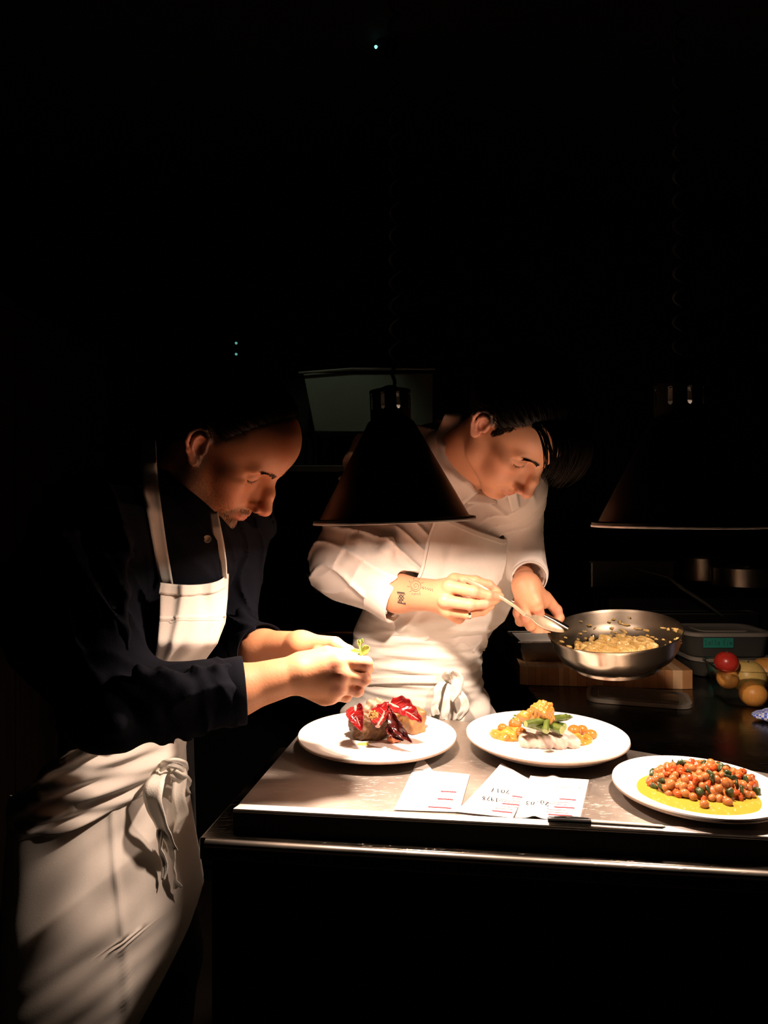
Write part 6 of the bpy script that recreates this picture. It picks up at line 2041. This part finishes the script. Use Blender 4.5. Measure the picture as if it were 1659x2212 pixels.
VBB = V.reshape(90, w, 3)
strip('bib_hem', list(VBB[2][::5] + (0, -.002, 0)), .011, M_APRON, bibo, .0012, side=[(0, 0, 1)] * len(VBB[2][::5]))
strip('bib_side_hem', list(VBB[::6, 1] + (0, -.0025, 0)), .006, M_APRON, bibo, .0020, side=[(1, 0, 0)] * len(VBB[::6, 1]))
e = VBB[0][-6]
strip('apron_strap', [W(1104, 1050, 1.30), W(1108, 1075, 1.33), W(1115, 1105, 1.36), W(1122, 1135, e[1] - .004), W(1125, 1158, e[1] - .004)], [.018, .0195, .0185, .0175, .0165], M_APRON, bibo, .0016, side=[(1, .1, .25)] * 5)
e = VBB[0][4]
strip('apron_strap', on_shirt(SHB, [(905, 985, 1.40), (915, 1020, 1.38), (930, 1060, 1.38), (945, 1090, 1.38)], .005) + [e - (0, .004, 0)], [.020] * 5, M_APRON, bibo, .0016, side=[(1, .1, .2)] * 5)


# wrapped waist and skirt
def wfB(t, y, z):
    d = math.degrees(t)
    env = math.exp(-((y - 1405) / 65) ** 2)
    s = env * math.sin(math.radians(max(2, min(178, d)))) ** .7 * (.0066 * math.sin(z * 225 + 2.6 * math.sin(d / 24 + z * 12) + d / 40) * (.45 + .55 * math.sin(d / 28 + 1) ** 2) + .0022 * math.sin(z * 420 - d / 15))
    s += (y > 1475) * (.005 * math.sin(d / 6 + z * 10) * min(1, (y - 1475) / 60) + .004 * math.sin(z * 120 + d / 17) * min(1, (y - 1475) / 40))
    s += .003 * math.exp(-((y - 1472) / 6) ** 2)
    return s + .004


levB = [(1292, 800, 1058), (1325, 784, 1052), (1360, 768, 1048), (1400, 765, 1037), (1450, 767, 1036), (1478, 772, 1038), (1500, 764, 1048), (1530, 748, 1062), (1580, 740, 1070), (1700, 735, 1078), (1980, 735, 1085)]
skB = wrap('apron_skirt', levB, 1.53, .112, (-25, 205), M_APRON, B, 150, 10, wfB)
sub_ = lambda px, py, dy=0: W(px, py, 1.408 + dy)
zz_ = []
for px in np.linspace(770, 1000, 12):
    tx = (px - 904) / 134.; zz_.append(W(px, 1471 + 6 * (tx * tx) - 3, 1.53 - .120 * math.sqrt(max(0, 1 - tx * tx)) - .003))
strip('apron_belt', zz_, .0165, M_TAPE, skB, .0016, side=[(0, 0, 1)] * 12)


def rbB(pts, w, side=None, name='tie_ribbon'): return strip(name, [W(*p) for p in pts], [x * .85 for x in w], M_TAPE, skB, .0012, side, sub=6, crease=.0022)


rbB([(968, 1470, 1.415), (962, 1458, 1.400), (975, 1452, 1.395), (988, 1466, 1.400), (985, 1490, 1.400), (974, 1515, 1.402)], [.014, .020, .026, .030, .026, .012], [(1, 0, .4), (1, -.1, .6), (1, -.2, 0), (1, -.2, -.2), (1, 0, 0), (1, 0, 0)], 'tie_loop')
rbB([(958, 1472, 1.412), (946, 1488, 1.400), (944, 1510, 1.400), (938, 1528, 1.402), (942, 1546, 1.405)], [.014, .020, .018, .020, .022], [(1, -.2, .2), (1, -.1, .1), (1, .2, 0), (1, -.2, -.3), (1, 0, 0)])
rbB([(972, 1478, 1.410), (966, 1505, 1.398), (962, 1535, 1.398), (960, 1556, 1.400)], [.012, .018, .020, .016], [(1, .1, 0), (1, .3, 0), (1, -.2, .2), (1, 0, .3)])
rbB([(985, 1490, 1.406), (1000, 1508, 1.400), (1004, 1530, 1.402), (992, 1548, 1.405), (984, 1558, 1.41)], [.014, .020, .022, .018, .014], [(1, .2, 0), (1, -.3, .3), (1, 0, 0), (1, .2, -.2), (1, 0, 0)])

# trousers, shoes
S = Sdf()
for sx in (-.09, .09):
    S.cone((.08 + sx * .6, 1.55, .98), (.08 + sx, 1.54, .52), .075, .07, k=.04); S.cone((.08 + sx, 1.52, .52), (.08 + sx, 1.55, .09), .075, .055, k=.03)
body_from(S, 'trousers', (-.16, 1.38, .02), (.34, 1.70, 1.09), .010, M_TROUS, B)
for sx in (-.09, .09):
    x = .08 + sx
    sdf_obj('shoe', lambda S: S.cone((x, 1.57, .04), (x, 1.44, .032), .042, .034, k=.02).box((x, 1.49, .010), (.045, .12, .010), None, .006, .008), (x - .08, 1.33, -.002), (x + .08, 1.66, .12), .006, M_SHOE, parent=B)

# wristband, ring, tattoos
wd = W(1150, 1300, 1.362) - elL; wd /= np.linalg.norm(wd)
MB().lathe([(.0225, -.008), (.0255, -.007), (.0260, .007), (.0230, .008)], wrL + wd * -.002, 32, Vector(wd).to_track_quat('Z', 'Y').to_matrix()).build('wristband', noisy('dark_band', (.015, .013, .012), (.03, .028, .025), 200, .6, bstr=.5), bodyB)
rd = W(1042, 1320, 1.28) - W(1010, 1326, 1.277); rd /= np.linalg.norm(rd)
MB().lathe([(.0094, -.0026), (.0106, -.0022), (.0106, .0022), (.0094, .0026)], W(1012, 1325, 1.277), 32, Vector(rd).to_track_quat('Z', 'Y').to_matrix()).build('ring', mat('silver_ring', (.85, .78, .68), .2, 1.0), bodyB)


def tattoo(lines, w=.0006):
    mb = MB()
    for ln in lines:
        P = np.array([W(x, y, 1.2) for x, y in ln]); d = P - np.array((0, 0, H)); d /= np.linalg.norm(d, axis=1)[:, None]
        q = P.astype(np.float32)
        for _ in range(50): q = q + d * np.clip(SB.ev(q.astype(np.float32)), -.02, .06)[:, None] * .9
        q = q - d * .0001
        mb.tube(list(q), w, 5, flat=1.0)
    return mb


sx_, sy_ = 898, 1266
lines = [[(sx_ + (1.2 + .95 * t) * math.cos(t * 1.15) * 1.0, sy_ + (1.2 + .95 * t) * math.sin(t * 1.15)) for t in np.linspace(0, 8, 44)], [(sx_ + 11 * math.cos(t), sy_ + 11.5 * math.sin(t)) for t in np.linspace(0, 6.28, 26)]]
for k in range(9):
    a = k / 9 * 6.283 + .2; lines.append([(sx_ + 13.5 * math.cos(a), sy_ + 14 * math.sin(a)), (sx_ + 18 * math.cos(a + .12), sy_ + 18.5 * math.sin(a + .12))])
for k in range(5): lines.append([(911 + k * 5, 1270 + k * 1.2), (914 + k * 5, 1267 + k * 1.2), (915 + k * 5, 1273 + k * 1.2)])
for k in range(4): lines.append([(889 + k * 5, 1284 + (k % 2)), (892 + k * 5, 1281), (893 + k * 5, 1286)])
M_TAT = mat('tattoo_ink', (.16, .11, .09), .6); M_TAT2 = mat('dark_tattoo_ink', (.035, .035, .035), .6)
tattoo(lines).build('tattoo', M_TAT, bodyB)
lines = []
for (x, y) in ((862, 1285), (872, 1287)): pass
for k in range(7):
    lines.append([(859 + k * 2.6, 1279 + k * .5), (860 + k * 2.6 + .5, 1301 + k * .6)] if k not in (2, 3, 4) else [(859 + k * 2.6, 1279 + k * .5), (859 + k * 2.6, 1284)])
lines += [[(858, 1279), (874, 1281)], [(859, 1301), (877, 1305)], [(866, 1285), (873, 1292), (866, 1299), (861, 1292), (866, 1285)], [(862, 1286), (871, 1298)], [(872, 1286), (862, 1298)], [(864, 1296), (868, 1302)]]
tattoo(lines, .0010).build('tattoo', M_TAT2, bodyB)

# spoon held by the second man
M_SPOON = noisy('spoon_steel', (.42, .33, .22), (.55, .45, .32), 60, .38, .45)
sp0 = [W(1002, 1250, 1.264), W(1034, 1265, 1.262), W(1062, 1281, 1.266), W(1088, 1294, 1.270), W(1112, 1310, 1.275), W(1134, 1328, 1.280)]
T = empty('spoon', sp0[0], 'long steel serving spoon tilted over the rim of the frying pan', 'spoon')
MB().tube(sp0, [.0040, .0046, .0034, .0030, .0032, .0040], 10, flat=.45, up=(0, -1, .2)).build('handle', M_SPOON, T)
a, b = W(1134, 1328, 1.280), W(1218, 1362, 1.300); d = b - a; Ls = np.linalg.norm(d); u = np.array((.15, -.55, .8)); u -= d * (u @ d) / Ls ** 2; u /= np.linalg.norm(u); s_ = np.cross(d / Ls, u); V = []
n, k = 22, 12
for i in range(n + 1):
    t = i / n; w_ = .0032 + .0125 * math.sin(math.pi * min(1, max(0, (t - .18) / .82)) ** .75) ** .8 * (t > .18)
    for j in range(k + 1):
        q = 2 * j / k - 1; V.append(a + d * t + s_ * q * w_ - u * (.0085 * (1 - q * q) * math.sin(math.pi * max(0, (t - .15) / .85)) ** .8))
o = link('bowl', raw_mesh('bowl', V, [(i * (k + 1) + j, i * (k + 1) + j + 1, (i + 1) * (k + 1) + j + 1, (i + 1) * (k + 1) + j) for i in range(n) for j in range(k)]), M_SPOON, T)
sm = o.modifiers.new('t', 'SOLIDIFY'); sm.thickness = .0011
